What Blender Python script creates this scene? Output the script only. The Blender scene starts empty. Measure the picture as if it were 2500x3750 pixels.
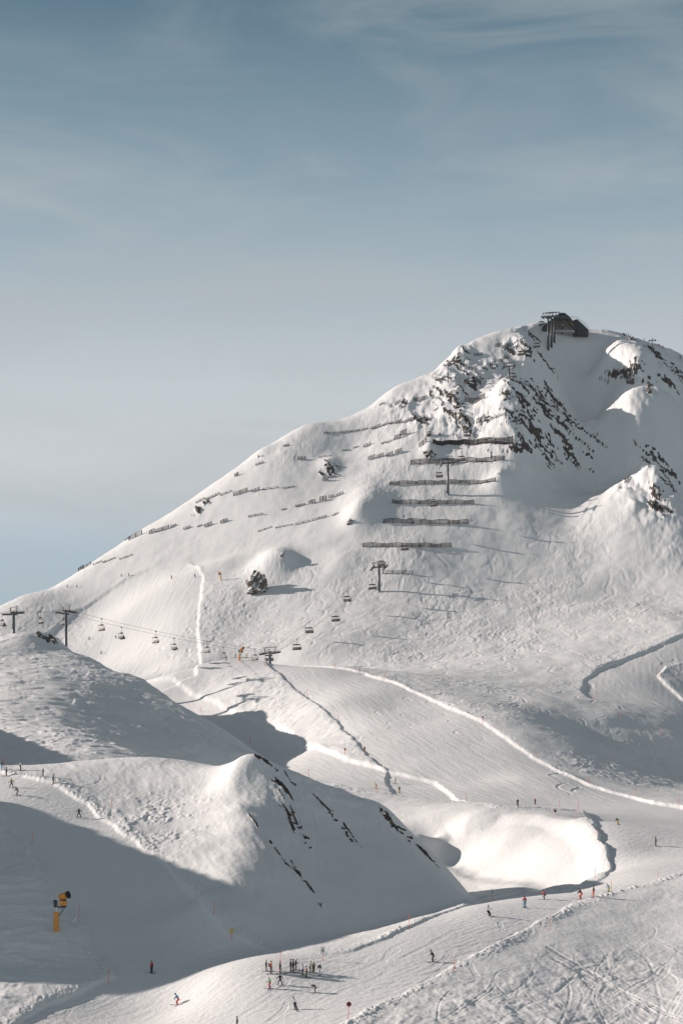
import bpy, bmesh, math, random
import numpy as np
from mathutils import Vector, Matrix

# ------------------------------------------------------------------ camera, sky, sun
F = 4200.0            # focal length in units of a 1568 x 2352 picture
CU, CV, HV = 784.0, 1176.0, 1900.0
scn = bpy.context.scene
col = scn.collection
cam_d = bpy.data.cameras.new("camera"); cam = bpy.data.objects.new("camera", cam_d); col.objects.link(cam)
cam_d.sensor_fit = 'VERTICAL'; cam_d.sensor_height = 36.0; cam_d.lens = F / 2352.0 * 36.0
cam_d.shift_y = (HV - CV) / 2352.0
cam_d.clip_start = 1.0; cam_d.clip_end = 60000.0
cam.location = (0, 0, 0); cam.rotation_euler = (math.radians(90), 0, 0)
scn.camera = cam
scn.view_settings.view_transform = 'Standard'; scn.view_settings.look = 'None'
scn.view_settings.exposure = 0.26; scn.view_settings.gamma = 1.0; scn.view_settings.use_curve_mapping = False

SUN_EL = math.radians(20.0)
SUN_BACK = math.radians(15.0)          # how far the sun stands behind the scene, measured from due left
sd = Vector((-math.cos(SUN_EL) * math.cos(SUN_BACK), math.cos(SUN_EL) * math.sin(SUN_BACK), math.sin(SUN_EL)))
sun_d = bpy.data.lights.new("sun", 'SUN'); sun = bpy.data.objects.new("sun", sun_d); col.objects.link(sun)
sun_d.energy = 5.0; sun_d.angle = math.radians(0.5); sun_d.color = (1.0, 0.89, 0.815)
sun.rotation_euler = sd.to_track_quat('Z', 'Y').to_euler()

world = bpy.data.worlds.new("World"); scn.world = world; world.use_nodes = True
nt = world.node_tree; nt.nodes.clear()
def N(nt, t, **kw):
    n = nt.nodes.new(t)
    for k, v in kw.items(): setattr(n, k, v)
    return n
def ramp(nt, stops, interp='LINEAR'):
    r = nt.nodes.new('ShaderNodeValToRGB'); r.color_ramp.interpolation = interp
    el = r.color_ramp.elements
    while len(el) > 1: el.remove(el[-1])
    el[0].position = stops[0][0]; el[0].color = (*stops[0][1], 1) if len(stops[0][1]) == 3 else stops[0][1]
    for p, c in stops[1:]:
        e = el.new(p); e.color = (*c, 1)
    return r
def build_world():
    L = nt.links.new
    out = N(nt, 'ShaderNodeOutputWorld'); bg = N(nt, 'ShaderNodeBackground')
    sky = N(nt, 'ShaderNodeTexSky', sky_type='NISHITA', sun_disc=False, sun_elevation=SUN_EL,
            sun_rotation=math.atan2(sd.x, sd.y), altitude=2000.0, air_density=1.0, dust_density=0.4, ozone_density=2.0)
    tc = N(nt, 'ShaderNodeTexCoord'); sep = N(nt, 'ShaderNodeSeparateXYZ')
    L(tc.outputs['Generated'], sep.inputs[0])
    # pale winter air: the sky turns from milky near the horizon to deep blue overhead
    gr = ramp(nt, [(0.0, (3.7, 4.5, 5.0)), (0.10, (3.5, 4.5, 5.1)), (0.145, (4.0, 4.95, 5.6)), (0.185, (5.9, 6.1, 6.2)), (0.235, (5.5, 5.9, 6.1)),
                   (0.316, (2.85, 3.8, 4.4)), (0.41, (1.0, 1.8, 2.35)), (0.60, (0.22, 0.44, 0.66)), (1.0, (0.09, 0.2, 0.33))])
    L(sep.outputs['Z'], gr.inputs[0])
    mix = N(nt, 'ShaderNodeMix', data_type='RGBA'); mix.inputs[0].default_value = 0.92
    L(sky.outputs[0], mix.inputs[6]); L(gr.outputs[0], mix.inputs[7])
    # thin high cloud, streaked sideways
    mp = N(nt, 'ShaderNodeMapping'); mp.inputs['Scale'].default_value = (3.2, 3.2, 15.0); mp.inputs['Rotation'].default_value = (0, math.radians(5), 0)
    L(tc.outputs['Generated'], mp.inputs[0])
    n1 = N(nt, 'ShaderNodeTexNoise'); n1.inputs['Scale'].default_value = 1.6; n1.inputs['Detail'].default_value = 7; n1.inputs['Roughness'].default_value = 0.5
    n1.inputs['Distortion'].default_value = 0.5
    L(mp.outputs[0], n1.inputs['Vector'])
    cr = ramp(nt, [(0.42, (0, 0, 0)), (0.72, (1, 1, 1))], 'EASE')
    L(n1.outputs['Fac'], cr.inputs[0])
    m2 = N(nt, 'ShaderNodeMath', operation='MULTIPLY'); L(cr.outputs[0], m2.inputs[0]); m2.inputs[1].default_value = 0.42
    mc = N(nt, 'ShaderNodeMix', data_type='RGBA'); L(m2.outputs[0], mc.inputs[0]); L(mix.outputs[2], mc.inputs[6])
    mc.inputs[7].default_value = (4.2, 4.55, 4.65, 1)
    mp2 = N(nt, 'ShaderNodeMapping'); mp2.inputs['Rotation'].default_value = (0, math.radians(-24), 0); mp2.inputs['Scale'].default_value = (5.0, 4.0, 22.0)
    L(tc.outputs['Generated'], mp2.inputs[0])
    n2 = N(nt, 'ShaderNodeTexNoise'); n2.inputs['Scale'].default_value = 1.3; n2.inputs['Detail'].default_value = 8; n2.inputs['Roughness'].default_value = 0.56; n2.inputs['Distortion'].default_value = 0.9
    L(mp2.outputs[0], n2.inputs['Vector'])
    cr2 = ramp(nt, [(0.40, (0, 0, 0)), (0.75, (1, 1, 1))], 'EASE'); L(n2.outputs['Fac'], cr2.inputs[0])
    m3 = N(nt, 'ShaderNodeMath', operation='MULTIPLY'); L(cr2.outputs[0], m3.inputs[0]); m3.inputs[1].default_value = 0.34
    mc2 = N(nt, 'ShaderNodeMix', data_type='RGBA'); L(m3.outputs[0], mc2.inputs[0]); L(mc.outputs[2], mc2.inputs[6]); mc2.inputs[7].default_value = (4.3, 4.7, 4.75, 1)
    mc = mc2
    L(mc.outputs[2], bg.inputs[0]); bg.inputs[1].default_value = 0.088
    L(bg.outputs[0], out.inputs[0])
build_world()

# ------------------------------------------------------------------ noise
_rng = np.random.RandomState(7)
_perm = _rng.permutation(512).astype(np.int32); _perm = np.concatenate([_perm, _perm])
_ang = _rng.rand(512) * 2 * np.pi; _gx = np.cos(_ang).astype(np.float32); _gy = np.sin(_ang).astype(np.float32)
def perlin(x, y, seed=0):
    x = np.asarray(x) + seed * 17.31; y = np.asarray(y) + seed * 9.77
    xi = np.floor(x).astype(np.int32); yi = np.floor(y).astype(np.int32)
    xf = (x - xi).astype(np.float32); yf = (y - yi).astype(np.float32)
    xi &= 511; yi &= 511
    u = xf * xf * xf * (xf * (xf * 6 - 15) + 10); v = yf * yf * yf * (yf * (yf * 6 - 15) + 10)
    def g(ix, iy, dx, dy):
        h = _perm[_perm[ix & 511] + (iy & 511)]
        return _gx[h] * dx + _gy[h] * dy
    a = g(xi, yi, xf, yf); b = g(xi + 1, yi, xf - 1, yf); c = g(xi, yi + 1, xf, yf - 1); d = g(xi + 1, yi + 1, xf - 1, yf - 1)
    return ((a * (1 - u) + b * u) * (1 - v) + (c * (1 - u) + d * u) * v) * 1.4
def fbm(x, y, o=4, seed=0, gain=0.5):
    s = 0; a = 1.0
    for i in range(o):
        s = s + a * perlin(x * 2 ** i, y * 2 ** i, seed + i * 3); a *= gain
    return s
def sstep(a, b, t):
    t = np.clip((t - a) / (b - a), 0, 1); return t * t * (3 - 2 * t)

# ------------------------------------------------------------------ height field
def PT(u, v, D): return ((u - CU) / F * D, D, (HV - v) / F * D)
def WZ(u, D, z): return ((u - CU) / F * D, D, z)

class TPS:
    def __init__(s, pts, reg=0.02):
        p = np.array(pts, float); s.xy = p[:, :2] / 100.0; z = p[:, 2]; n = len(p)
        K = s.k(s.xy[:, None, :] - s.xy[None]); Pm = np.c_[np.ones(n), s.xy]
        A = np.zeros((n + 3, n + 3)); A[:n, :n] = K + reg * np.eye(n) * 0.01; A[:n, n:] = Pm; A[n:, :n] = Pm.T
        s.w = np.linalg.solve(A, np.r_[z, 0, 0, 0])
    def k(s, d):
        r2 = (d ** 2).sum(-1); return 0.5 * r2 * np.log(r2 + 1e-12)
    def __call__(s, x, y):
        sh = x.shape; q = np.stack([x.ravel(), y.ravel()], 1) / 100.0; out = np.empty(len(q)); n = len(s.xy)
        for i in range(0, len(q), 40000):
            c = q[i:i + 40000]
            r2 = (c[:, 0:1] - s.xy[:, 0]) ** 2 + (c[:, 1:2] - s.xy[:, 1]) ** 2
            out[i:i + 40000] = (0.5 * r2 * np.log(r2 + 1e-12)) @ s.w[:n] + s.w[n] + c @ s.w[n + 1:]
        return out.reshape(sh)

base_pts = [PT(*p) for p in [
    # skyline of the mountain
    (0, 1394, 925), (60, 1366, 930), (124, 1350, 940), (184, 1310, 950), (256, 1262, 960), (320, 1220, 970), (424, 1158, 980), (519, 1090, 990),
    (599, 1038, 1000), (703, 976, 1010), (799, 958, 1020), (871, 926, 1025), (941, 881, 1035), (1021, 837, 1055), (1077, 789, 1075), (1121, 773, 1088),
    (1173, 757, 1100), (1237, 741, 1110), (1300, 757, 1105), (1381, 759, 1110), (1441, 771, 1115), (1493, 785, 1120), (1568, 825, 1130),
    # left flank
    (300, 1320, 925), (450, 1300, 908), (450, 1200, 950), (600, 1200, 930), (600, 1300, 888), (750, 1200, 912), (700, 1090, 962), (850, 1120, 940), (800, 1030, 985), (950, 1000, 974),
    (900, 1200, 902), (750, 1310, 868), (900, 970, 995),
    # far piste
    (200, 1420, 900), (395, 1330, 898), (300, 1400, 880), (440, 1400, 852), (250, 1500, 845), (400, 1480, 812), (330, 1540, 795), (460, 1525, 780), (60, 1440, 890),
    # central face
    (870, 1360, 842), (1030, 1137, 922), (1170, 885, 1006), (620, 1420, 832), (700, 1500, 772), (560, 1450, 822), (900, 1500, 765), (1000, 1400, 820), (1100, 1300, 860),
    (1000, 1250, 880), (1000, 1200, 898), (1100, 1200, 895), (1200, 1200, 893), (930, 1300, 865),
    (1000, 1050, 953), (1100, 1000, 962), (1100, 900, 1005), (1050, 950, 992), (1120, 1090, 932), (1120, 830, 1045), (1180, 810, 1052), (1215, 780, 1072),
    # rocky rib and the bowl to its right
    (1195, 880, 988), (1180, 960, 958), (1205, 1050, 938), (1250, 830, 1050), (1290, 900, 1045), (1330, 1000, 1010), (1280, 1070, 955), (1230, 1085, 936),
    (1350, 850, 1082), (1375, 950, 1055), (1400, 1010, 1030), (1500, 1020, 1015), (1350, 1090, 955), (1300, 1200, 897), (1400, 1250, 870), (1200, 1300, 858), (1330, 1400, 810), (1100, 1450, 790), (1480, 1350, 832),
    (1400, 800, 1072), (1415, 850, 1056), (1430, 900, 1036), (1470, 940, 1010), (1540, 962, 996), (1568, 980, 992), (1460, 840, 1042),  (1530, 860, 1080), (1568, 900, 1085), (1560, 1040, 1012),
    (1450, 1050, 955), (1490, 1100, 915), (1520, 1200, 875), (1568, 1100, 1000), (1568, 1200, 925), (1420, 1120, 940),
    # foot of the mountain, right-hand pistes
    (1000, 1540, 715), (1150, 1560, 690), (1300, 1540, 708), (1450, 1480, 745), (1568, 1450, 752), (1400, 1590, 675), (1450, 1560, 693), (1500, 1620, 655), (1568, 1670, 628), (1700, 1700, 640),
    # hump with the shaded side
    (1170, 1606, 622), (1250, 1607, 624), (1330, 1622, 624), (1400, 1645, 614), (1500, 1680, 610), (1568, 1705, 606),
    (1280, 1665, 590), (1350, 1688, 592), (1400, 1706, 588), (1500, 1743, 585), (1568, 1770, 582), (1450, 1780, 520), (1568, 1815, 510), (1300, 1760, 507), (1460, 1815, 478), (1700, 1760, 610), (1700, 1830, 580),
    # island with the snow gun, and the middle piste
    (402, 1542, 700), (450, 1528, 705), (520, 1516, 708), (580, 1517, 702), (340, 1562, 720), (560, 1580, 664), (470, 1575, 684), (650, 1640, 618), (700, 1600, 632), (760, 1700, 562), (880, 1762, 510),
    (640, 1528, 690), (740, 1534, 674), (740, 1620, 604), (400, 1592, 684), (500, 1640, 654), (580, 1690, 610), (640, 1735, 580), (700, 1722, 565), (760, 1745, 530), (820, 1800, 470), (880, 1850, 437),
    (1190, 1845, 440), (1350, 1815, 465), (1560, 1850, 440), (1300, 1855, 430), (1200, 1780, 484), (1000, 1880, 408), (960, 1915, 395),
    # bright bank
    (1080, 1875, 400), (1150, 1866, 399), (1230, 1872, 391), (1300, 1882, 378), (1345, 1890, 366), (1385, 1950, 343), (1395, 2000, 326),
    (990, 1930, 402), (1030, 1970, 390), (1060, 1903, 397), (1100, 2000, 374), (1100, 1930, 387), (1150, 1930, 379), (1170, 2015, 358), (1250, 1930, 365), (1260, 2025, 344), (1320, 1930, 355), (1340, 2030, 331),
    # right slope and foreground
    (1420, 1893, 390), (1505, 1942, 345), (1568, 1900, 390), (1568, 1985, 318), (1450, 2000, 310), (1400, 2050, 282), (1330, 2064, 277), (1200, 2085, 268), (1100, 2078, 272), (1250, 2050, 292),
    (1150, 2062, 285), (1400, 2150, 255), (1568, 2100, 268), (1568, 2230, 240), (1200, 2220, 238), (1568, 2352, 215), (1200, 2352, 212), (790, 2345, 213), (1045, 2225, 236), (940, 2135, 255),
    (740, 2212, 240), (640, 2238, 234), (500, 2240, 238), (350, 2238, 248), (408, 2310, 236), (250, 2300, 240), (60, 2345, 232), (60, 2235, 248), (600, 2330, 220), (700, 2290, 226),
]]
def run_plane(u, v, gx=0.04):
    a = (u - CU) / F; b = (HV - v) / F           # z = 11.9 + gx (x - 14.6) + .25 (y - 487)
    return PT(u, v, (11.9 - gx * 14.6 - 121.75) / (b - gx * a - .25))
base_pts += [run_plane(*p) for p in [(825, 1546), (900, 1560), (980, 1590), (840, 1640), (920, 1620), (1000, 1650), (920, 1720), (1000, 1750), (1100, 1700), (910, 1797), (1100, 1610), (1040, 1600), (1100, 1790), (1180, 1640), (1200, 1690)]]
base_pts += [WZ(*p) for p in [
    # hidden: behind the skyline
    (0, 1010, 70), (300, 1060, 100), (600, 1090, 150), (900, 1120, 180), (1150, 1170, 225), (1300, 1180, 230), (1450, 1200, 215), (1568, 1210, 200),
    (0, 1300, 0), (784, 1400, 20), (1568, 1500, 20),
    # hidden: dips behind crests
    (520, 760, 55), (640, 745, 54), (300, 690, 50), (100, 750, 60), (0, 700, 45), (200, 640, 30), (0, 560, 18), (200, 520, 10), (400, 480, 8), (300, 420, 0), (50, 420, -5),
    (450, 400, -6), (600, 400, -6), (700, 390, -6), (800, 375, -8), (900, 360, -10), (980, 345, -12), (700, 340, -16), (900, 320, -15), (700, 300, -19), (850, 290, -17), (600, 280, -21), (400, 280, -22), (200, 280, -22), (0, 290, -22), (550, 320, -18), (300, 340, -14), (0, 350, -10),
    (1050, 320, -13), (1000, 300, -14), (1120, 305, -12.5), (1150, 340, -12.5), (1250, 325, -11.5), (1050, 360, -13), (1300, 300, -10.5),
    # outside the frame
    (-600, 1000, 95), (-400, 850, 70), (-600, 700, 25), (-600, 500, 0), (-700, 350, -20), (-700, 250, -30), (-300, 232, -26), (-1500, 900, 60), (-1500, 500, -30), (-1500, 300, -40),
    (1800, 1100, 250), (2100, 1100, 210), (2100, 900, 140), (1900, 700, 40), (1900, 500, 12), (1900, 400, -2), (1900, 300, -6), (1900, 220, -16), (2600, 1000, 150), (2600, 500, 20), (2600, 300, 0),
    (300, 180, -34), (784, 170, -36), (1400, 170, -34), (784, 120, -46), (-600, 180, -38), (2200, 170, -26),
]]
# left middle hill
hillB_pts = [PT(*p) for p in [
    (0, 1470, 660), (36, 1461, 660), (100, 1461, 660), (132, 1478, 655), (180, 1507, 647), (240, 1531, 636),
    (50, 1540, 588), (50, 1620, 528), (50, 1700, 465), (200, 1600, 548), (200, 1680, 484), (200, 1745, 432), (100, 1500, 628)]]
def flank_plane(u, v):
    a = (u - CU) / F; b = (HV - v) / F           # z = 39 - .37 (x + 76) + .22 (y - 548)
    return PT(u, v, (38.3 - .37 * 76 - .22 * 548) / (b + .37 * a - .22))
hillB_pts += [flank_plane(*p) for p in [(288, 1553), (341, 1571), (380, 1600), (430, 1630), (500, 1667), (560, 1702), (620, 1748), (300, 1600), (300, 1680), (380, 1650), (400, 1720), (450, 1690), (480, 1740), (530, 1715), (320, 1740), (250, 1640), (560, 1745)]]
hillB_pts += [WZ(*p) for p in [(0, 730, 45), (100, 730, 48), (200, 710, 40), (300, 690, 32), (400, 650, 22), (480, 610, 14), (640, 590, 4), (680, 540, -5), (700, 440, -15), (800, 430, -40), (800, 520, -40), (800, 650, -40), (700, 720, -10), (560, 680, 10), (300, 800, 0), (0, 850, 0),
    (0, 380, -2), (200, 370, -5), (450, 390, -5), (650, 390, -20), (800, 360, -40), (-300, 640, 50), (-300, 500, 20), (-300, 400, -10), (-700, 600, 0), (-700, 400, -30), (0, 300, -40), (400, 300, -50), (1200, 400, -120), (1500, 700, -150), (700, 950, -80), (-300, 900, -60)]]
# near hill: left piste, cone and its shaded flank
def cone_plane(u, v):
    a = (u - CU) / F; b = (HV - v) / F           # z = 11.4 - .34 (x + 16) + .40 (y - 320)
    D = (11.4 - .34 * 16 - .40 * 320) / (b + .34 * a - .40)
    return PT(u, v, D)
hillC_pts = [PT(*p) for p in [
    (0, 1760, 345), (100, 1757, 348), (200, 1753, 350), (280, 1748, 350), (350, 1745, 348), (430, 1748, 342), (500, 1764, 334), (540, 1748, 324), (575, 1746, 320), (610, 1751, 322), (660, 1790, 332), (760, 1820, 340), (800, 1836, 342), (870, 1862, 345), (910, 1890, 340), (960, 1932, 330), (1020, 1985, 318),
    (5, 1772, 335), (50, 1775, 334), (120, 1803, 323), (30, 1815, 320), (182, 1878, 308), (300, 1800, 326), (400, 1800, 323), (300, 1900, 302), (430, 1850, 312), (480, 1800, 320), (400, 1900, 302), (350, 1950, 291), (400, 2000, 281), (440, 1950, 289), (500, 1850, 307), (550, 1850, 300), (500, 1900, 297),
    (0, 1850, 312), (0, 2000, 286), (0, 2130, 265), (100, 2000, 282), (130, 2140, 262), (200, 2000, 284), (300, 2100, 270), (200, 2180, 258), (400, 2150, 260), (450, 2060, 271), (500, 2180, 254), (350, 2225, 250), (180, 2225, 252), (495, 1950, 287)]]
hillC_pts += [cone_plane(*p) for p in [(560, 1900), (640, 1850), (640, 1950), (560, 2050), (700, 1900), (650, 2080), (750, 2000), (760, 2100), (850, 1960), (880, 2050), (950, 2020), (980, 2080), (1050, 2050), (620, 2170), (560, 1950), (605, 1870), (530, 2000), (800, 1900), (520, 2100), (500, 2040)]]
hillC_pts += [WZ(*p) for p in [(0, 395, -2), (200, 400, -4), (400, 395, -5), (540, 375, -8), (620, 380, -10), (750, 395, -12), (900, 390, -18), (1000, 370, -22), (1100, 345, -25), (1150, 300, -18), (1200, 280, -25), (1050, 265, -24), (850, 245, -27), (640, 232, -27), (400, 235, -28), (150, 238, -28), (0, 242, -27), (1300, 350, -60), (800, 480, -80), (200, 500, -60), (-400, 340, 0), (-400, 280, -14), (-400, 240, -30), (-900, 330, -30), (-900, 240, -50), (600, 190, -60), (1300, 220, -70), (0, 190, -60)]]
tB, tBB, tC = TPS(base_pts, 0.04), TPS(hillB_pts, 0.06), TPS(hillC_pts, 0.03)

def smax(a, b, k):
    h = np.clip(0.5 + 0.5 * (a - b) / k, 0, 1)
    return b * (1 - h) + a * h + k * h * (1 - h)
def ridge(x, y, crest, slope_in=0.75, slope_out=0.75):
    """a spur running away from the viewer: crest points (x, y, z)"""
    c = np.array(crest, float)
    xc = np.interp(y, c[:, 1], c[:, 0]); zc = np.interp(y, c[:, 1], c[:, 2])
    d = x - xc
    return zc - np.where(d > 0, d * slope_in, -d * slope_out)
def bump(x, y, u, v, D, sx, sy, h, ang=0.0):
    cx, cy, _ = PT(u, v, D); c, s = math.cos(ang), math.sin(ang)
    X = (x - cx) * c + (y - cy) * s; Y = -(x - cx) * s + (y - cy) * c
    return h * np.exp(-(X / sx) ** 2 - (Y / sy) ** 2)
OFF1 = [(-110, 238, -60), (-110, 250, -25), (-110, 262, 5), (-112, 275, 22), (-114, 285, 27), (-116, 296, 29.5), (-116, 306, 28.5), (-116, 321, 28), (-117, 330, 27.4), (-118, 338, 8), (-120, 350, -25), (-120, 2000, -500)]
OFF2 = [(-136, 330, -60), (-136, 360, 8), (-136, 375, 33), (-136, 400, 42), (-138, 436, 45), (-138, 470, 44.5), (-138, 500, 44), (-142, 512, 15), (-150, 540, -30), (-150, 2000, -500)]
def coarse(x, y):
    z = tB(x, y)
    z = smax(z, tBB(x, y), 3.0)
    z = smax(z, tC(x, y), 1.5)
    z = smax(z, ridge(x, y, OFF1), 2.0)
    z = smax(z, ridge(x, y, OFF2), 2.0)
    return z

# tessellation: columns by bearing, rows by distance, dense where the photograph looks
NC, NR = 760, 1500
us = np.concatenate([np.linspace(-2600, -40, 150)[:-1], np.linspace(-40, 1610, NC), np.linspace(1610, 3600, 80)[1:]])
Ds = np.concatenate([np.geomspace(60, 200, 30)[:-1], np.geomspace(200, 1150, NR), np.geomspace(1150, 4000, 50)[1:]])
UU, DD = np.meshgrid(us, Ds)
XX = (UU - CU) / F * DD; YY = DD
ZZ = coarse(XX, np.minimum(YY, 1500))
ZZ = np.where(YY > 1300, ZZ * np.clip(1 - (YY - 1300) / 900, 0, 1) + -150 * sstep(1300, 2200, YY), ZZ)

def col_heights(u, Z=None):
    Z = ZZ if Z is None else Z
    j = int(np.clip(np.searchsorted(us, u) - 1, 0, len(us) - 2)); t = (u - us[j]) / (us[j + 1] - us[j])
    return Z[:, j] * (1 - t) + Z[:, j + 1] * t
def hit(u, v, Dmin=180.0, Z=None):
    """first point of the ground on the line of sight through picture point (u, v)"""
    h = col_heights(u, Z); vs = HV - F * h / Ds
    idx = np.where((vs <= v) & (Ds >= Dmin))[0]
    if len(idx) == 0 or idx[0] == 0: return None
    i = idx[0]; a, b = vs[i - 1], vs[i]; t = np.clip((a - v) / (a - b + 1e-9), 0, 1)
    D = Ds[i - 1] + t * (Ds[i] - Ds[i - 1]); z = h[i - 1] + t * (h[i] - h[i - 1])
    return Vector(((u - CU) / F * D, D, z))
def ground(x, y, Z=None):
    Z = ZZ if Z is None else Z
    u = CU + F * x / y; h = col_heights(u, Z); return float(np.interp(y, Ds, h))
# ------------------------------------------------------------------ local forms, groomed runs, tracks, rock
def add_bump(u, v, sx, sy, h, ang=0.0, Dmin=180):
    global ZZ
    p = hit(u, v, Dmin)
    c, s = math.cos(ang), math.sin(ang)
    r0, r1 = np.searchsorted(Ds, [p.y - 3.5 * max(sx, sy), p.y + 3.5 * max(sx, sy)])
    X0 = XX[r0:r1] - p.x; Y0 = YY[r0:r1] - p.y
    X = X0 * c + Y0 * s; Y = -X0 * s + Y0 * c
    ZZ[r0:r1] += h * np.exp(-(X / sx) ** 2 - (Y / sy) ** 2)
for a in [(625, 1300, 9, 12, 6.5), (655, 1283, 5, 7, 2.2), (845, 1160, 12, 20, 6), (820, 1185, 7, 9, 4), (1145, 1112, 6, 7, 4), (1040, 935, 10, 26, 6.5), (1160, 905, 9, 14, 6),
          (985, 1035, 4, 6, 3.5), (1055, 815, 8, 10, 4), (1205, 800, 7, 12, 4), (1490, 1080, 12, 42, 10, 0.15), (1520, 1110, 8, 28, 5, 0.2), (1445, 1060, 9, 16, 5), (1455, 1165, 3, 4, 2.2),
          (757, 1068, 6, 8, 2.5), (900, 905, 10, 14, 3), (600, 1040, 7, 8, 2.0), (582, 1758, 4.2, 3.2, 1.1), (540, 1790, 2.5, 6, 0.8), (878, 1868, 4.0, 3.5, 1.6), (60, 1475, 8, 10, 2.0), (118, 1470, 5, 6, 2.0),
          (500, 1300, 16, 8, 2.0), (1200, 1280, 25, 30, -2.5), (930, 1290, 16, 20, 2.0), (790, 1290, 8, 10, 1.5), (300, 1320, 20, 10, 1.2), (1255, 1965, 5, 5, 0.3)]:
    add_bump(*a)

def world_poly(pts, Dmin=180):
    out = []
    for p in pts:
        h = hit(p[0], p[1], p[2] if len(p) > 2 else Dmin)
        if h is not None: out.append((h.x, h.y))
    return np.array(out)
def poly_sdf(poly, X, Y, pad=25.0):
    """signed distance, positive inside"""
    res = np.full(X.shape, -pad, np.float32)
    r0, r1 = np.searchsorted(Ds, [max(poly[:, 1].min() - pad, Ds[0]), poly[:, 1].max() + pad])
    x, y = X[r0:r1].astype(np.float32), Y[r0:r1].astype(np.float32)
    d2 = np.full(x.shape, 1e9, np.float32); ins = np.zeros(x.shape, bool)
    n = len(poly)
    for i in range(n):
        ax, ay = poly[i]; bx, by = poly[(i + 1) % n]; ex, ey = bx - ax, by - ay
        t = np.clip(((x - ax) * ex + (y - ay) * ey) / (ex * ex + ey * ey + 1e-9), 0, 1)
        d2 = np.minimum(d2, (x - ax - t * ex) ** 2 + (y - ay - t * ey) ** 2)
        if ay != by: ins ^= ((ay > y) != (by > y)) & (x < ex * (y - ay) / (by - ay) + ax)
    d = np.sqrt(d2); res[r0:r1] = np.where(ins, d, -d)
    return np.maximum(res, -pad)
far_run = world_poly([(60, 1500, 780), (112, 1458, 780), (135, 1432, 780), (170, 1405, 780), (230, 1368, 780), (290, 1328, 780), (330, 1312, 780), (380, 1302, 780), (430, 1296, 780), (452, 1300, 780), (467, 1325, 780), (463, 1365, 780), (455, 1420, 750),
                      (457, 1470, 740), (463, 1518, 740), (450, 1550, 690), (350, 1590, 640), (200, 1560, 690), (60, 1540, 690)])
left_run = world_poly([(330, 1560, 650), (400, 1552, 650), (412, 1568, 620), (432, 1584, 600), (490, 1606, 580), (560, 1637, 560), (620, 1660, 540), (670, 1682, 500), (740, 1717, 500), (800, 1742, 470), (880, 1764, 460), (1000, 1790, 440), (1070, 1842, 400),
                       (900, 1824, 400), (800, 1806, 400), (700, 1780, 430), (640, 1762, 470), (560, 1716, 520), (500, 1690, 560), (420, 1655, 575), (350, 1610, 600)])
mid_run = world_poly([(615, 1527, 600), (650, 1555, 560), (700, 1598, 540), (740, 1628, 520), (775, 1655, 500), (810, 1695, 480), (840, 1732, 480), (884, 1766, 460), (900, 1815, 400), (1070, 1838, 400), (1150, 1852, 400), (1270, 1858, 380), (1340, 1862, 380), (1368, 1906, 340), (1388, 1940, 330),
                      (1400, 1985, 300), (1385, 2015, 300), (1330, 2040, 280), (1270, 2046), (1200, 2045), (1130, 2059), (1060, 2082), (1000, 2102), (940, 2130), (880, 2157), (800, 2186), (740, 2196), (680, 2196), (610, 2178), (560, 2160), (520, 2140), (480, 2097), (440, 2047), (400, 2000), (340, 1955), (280, 1908),
                      (200, 1848), (130, 1801), (80, 1787), (0, 1770), (-200, 1772), (-200, 1860), (0, 1865), (60, 1940), (100, 2010), (140, 2065), (180, 2110), (215, 2170), (245, 2215), (267, 2240), (200, 2266), (120, 2301), (40, 2344), (0, 2365), (300, 2600), (600, 2480), (760, 2362), (800, 2342),
                      (880, 2301), (950, 2266), (1040, 2216), (1100, 2186), (1180, 2146), (1250, 2111), (1280, 2094), (1330, 2070), (1420, 2044), (1500, 2024), (1568, 2004), (1700, 1980), (1700, 1900), (1620, 1862), (1560, 1850), (1500, 1841), (1450, 1828), (1400, 1816), (1350, 1800), (1270, 1762), (1200, 1722),
                      (1150, 1685), (1100, 1652), (1030, 1622), (960, 1591), (900, 1563), (850, 1551)])
mid_run = np.vstack([mid_run, [((u_ - CU) / F * D_, D_) for u_, D_ in [(838, 668), (750, 690), (680, 705), (612, 712)]]])
right_run = world_poly([(1650, 1430, 660), (1568, 1455, 660), (1500, 1487, 660), (1440, 1510, 660), (1380, 1535, 660), (1342, 1560, 660), (1335, 1588, 660), (1350, 1614, 650), (1375, 1634, 645), (1420, 1660, 650), (1568, 1712, 650), (1680, 1760, 600), (1650, 1650, 640), (1568, 1606, 640), (1530, 1572, 640), (1510, 1550, 640), (1530, 1528, 640), (1650, 1500, 660)])
bowl = world_poly([(962, 1934, 370), (1020, 1901, 360), (1080, 1875, 350), (1150, 1867, 350), (1240, 1872, 350), (1300, 1881, 340), (1347, 1893, 335), (1377, 1930, 325), (1386, 1980, 310), (1368, 2012, 310), (1330, 2032, 300), (1200, 2040, 290), (1100, 2030, 290), (1030, 2000, 330)])
ZZ -= 1.5 * sstep(-0.4, 5.0, poly_sdf(bowl, XX, YY) + 0.4 * fbm(XX / 5, YY / 5, 2, 24))
RUN = np.full(ZZ.shape, -25.0, np.float32)
wob = fbm(XX / 6, YY / 6, 3, 21).astype(np.float32)
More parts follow.
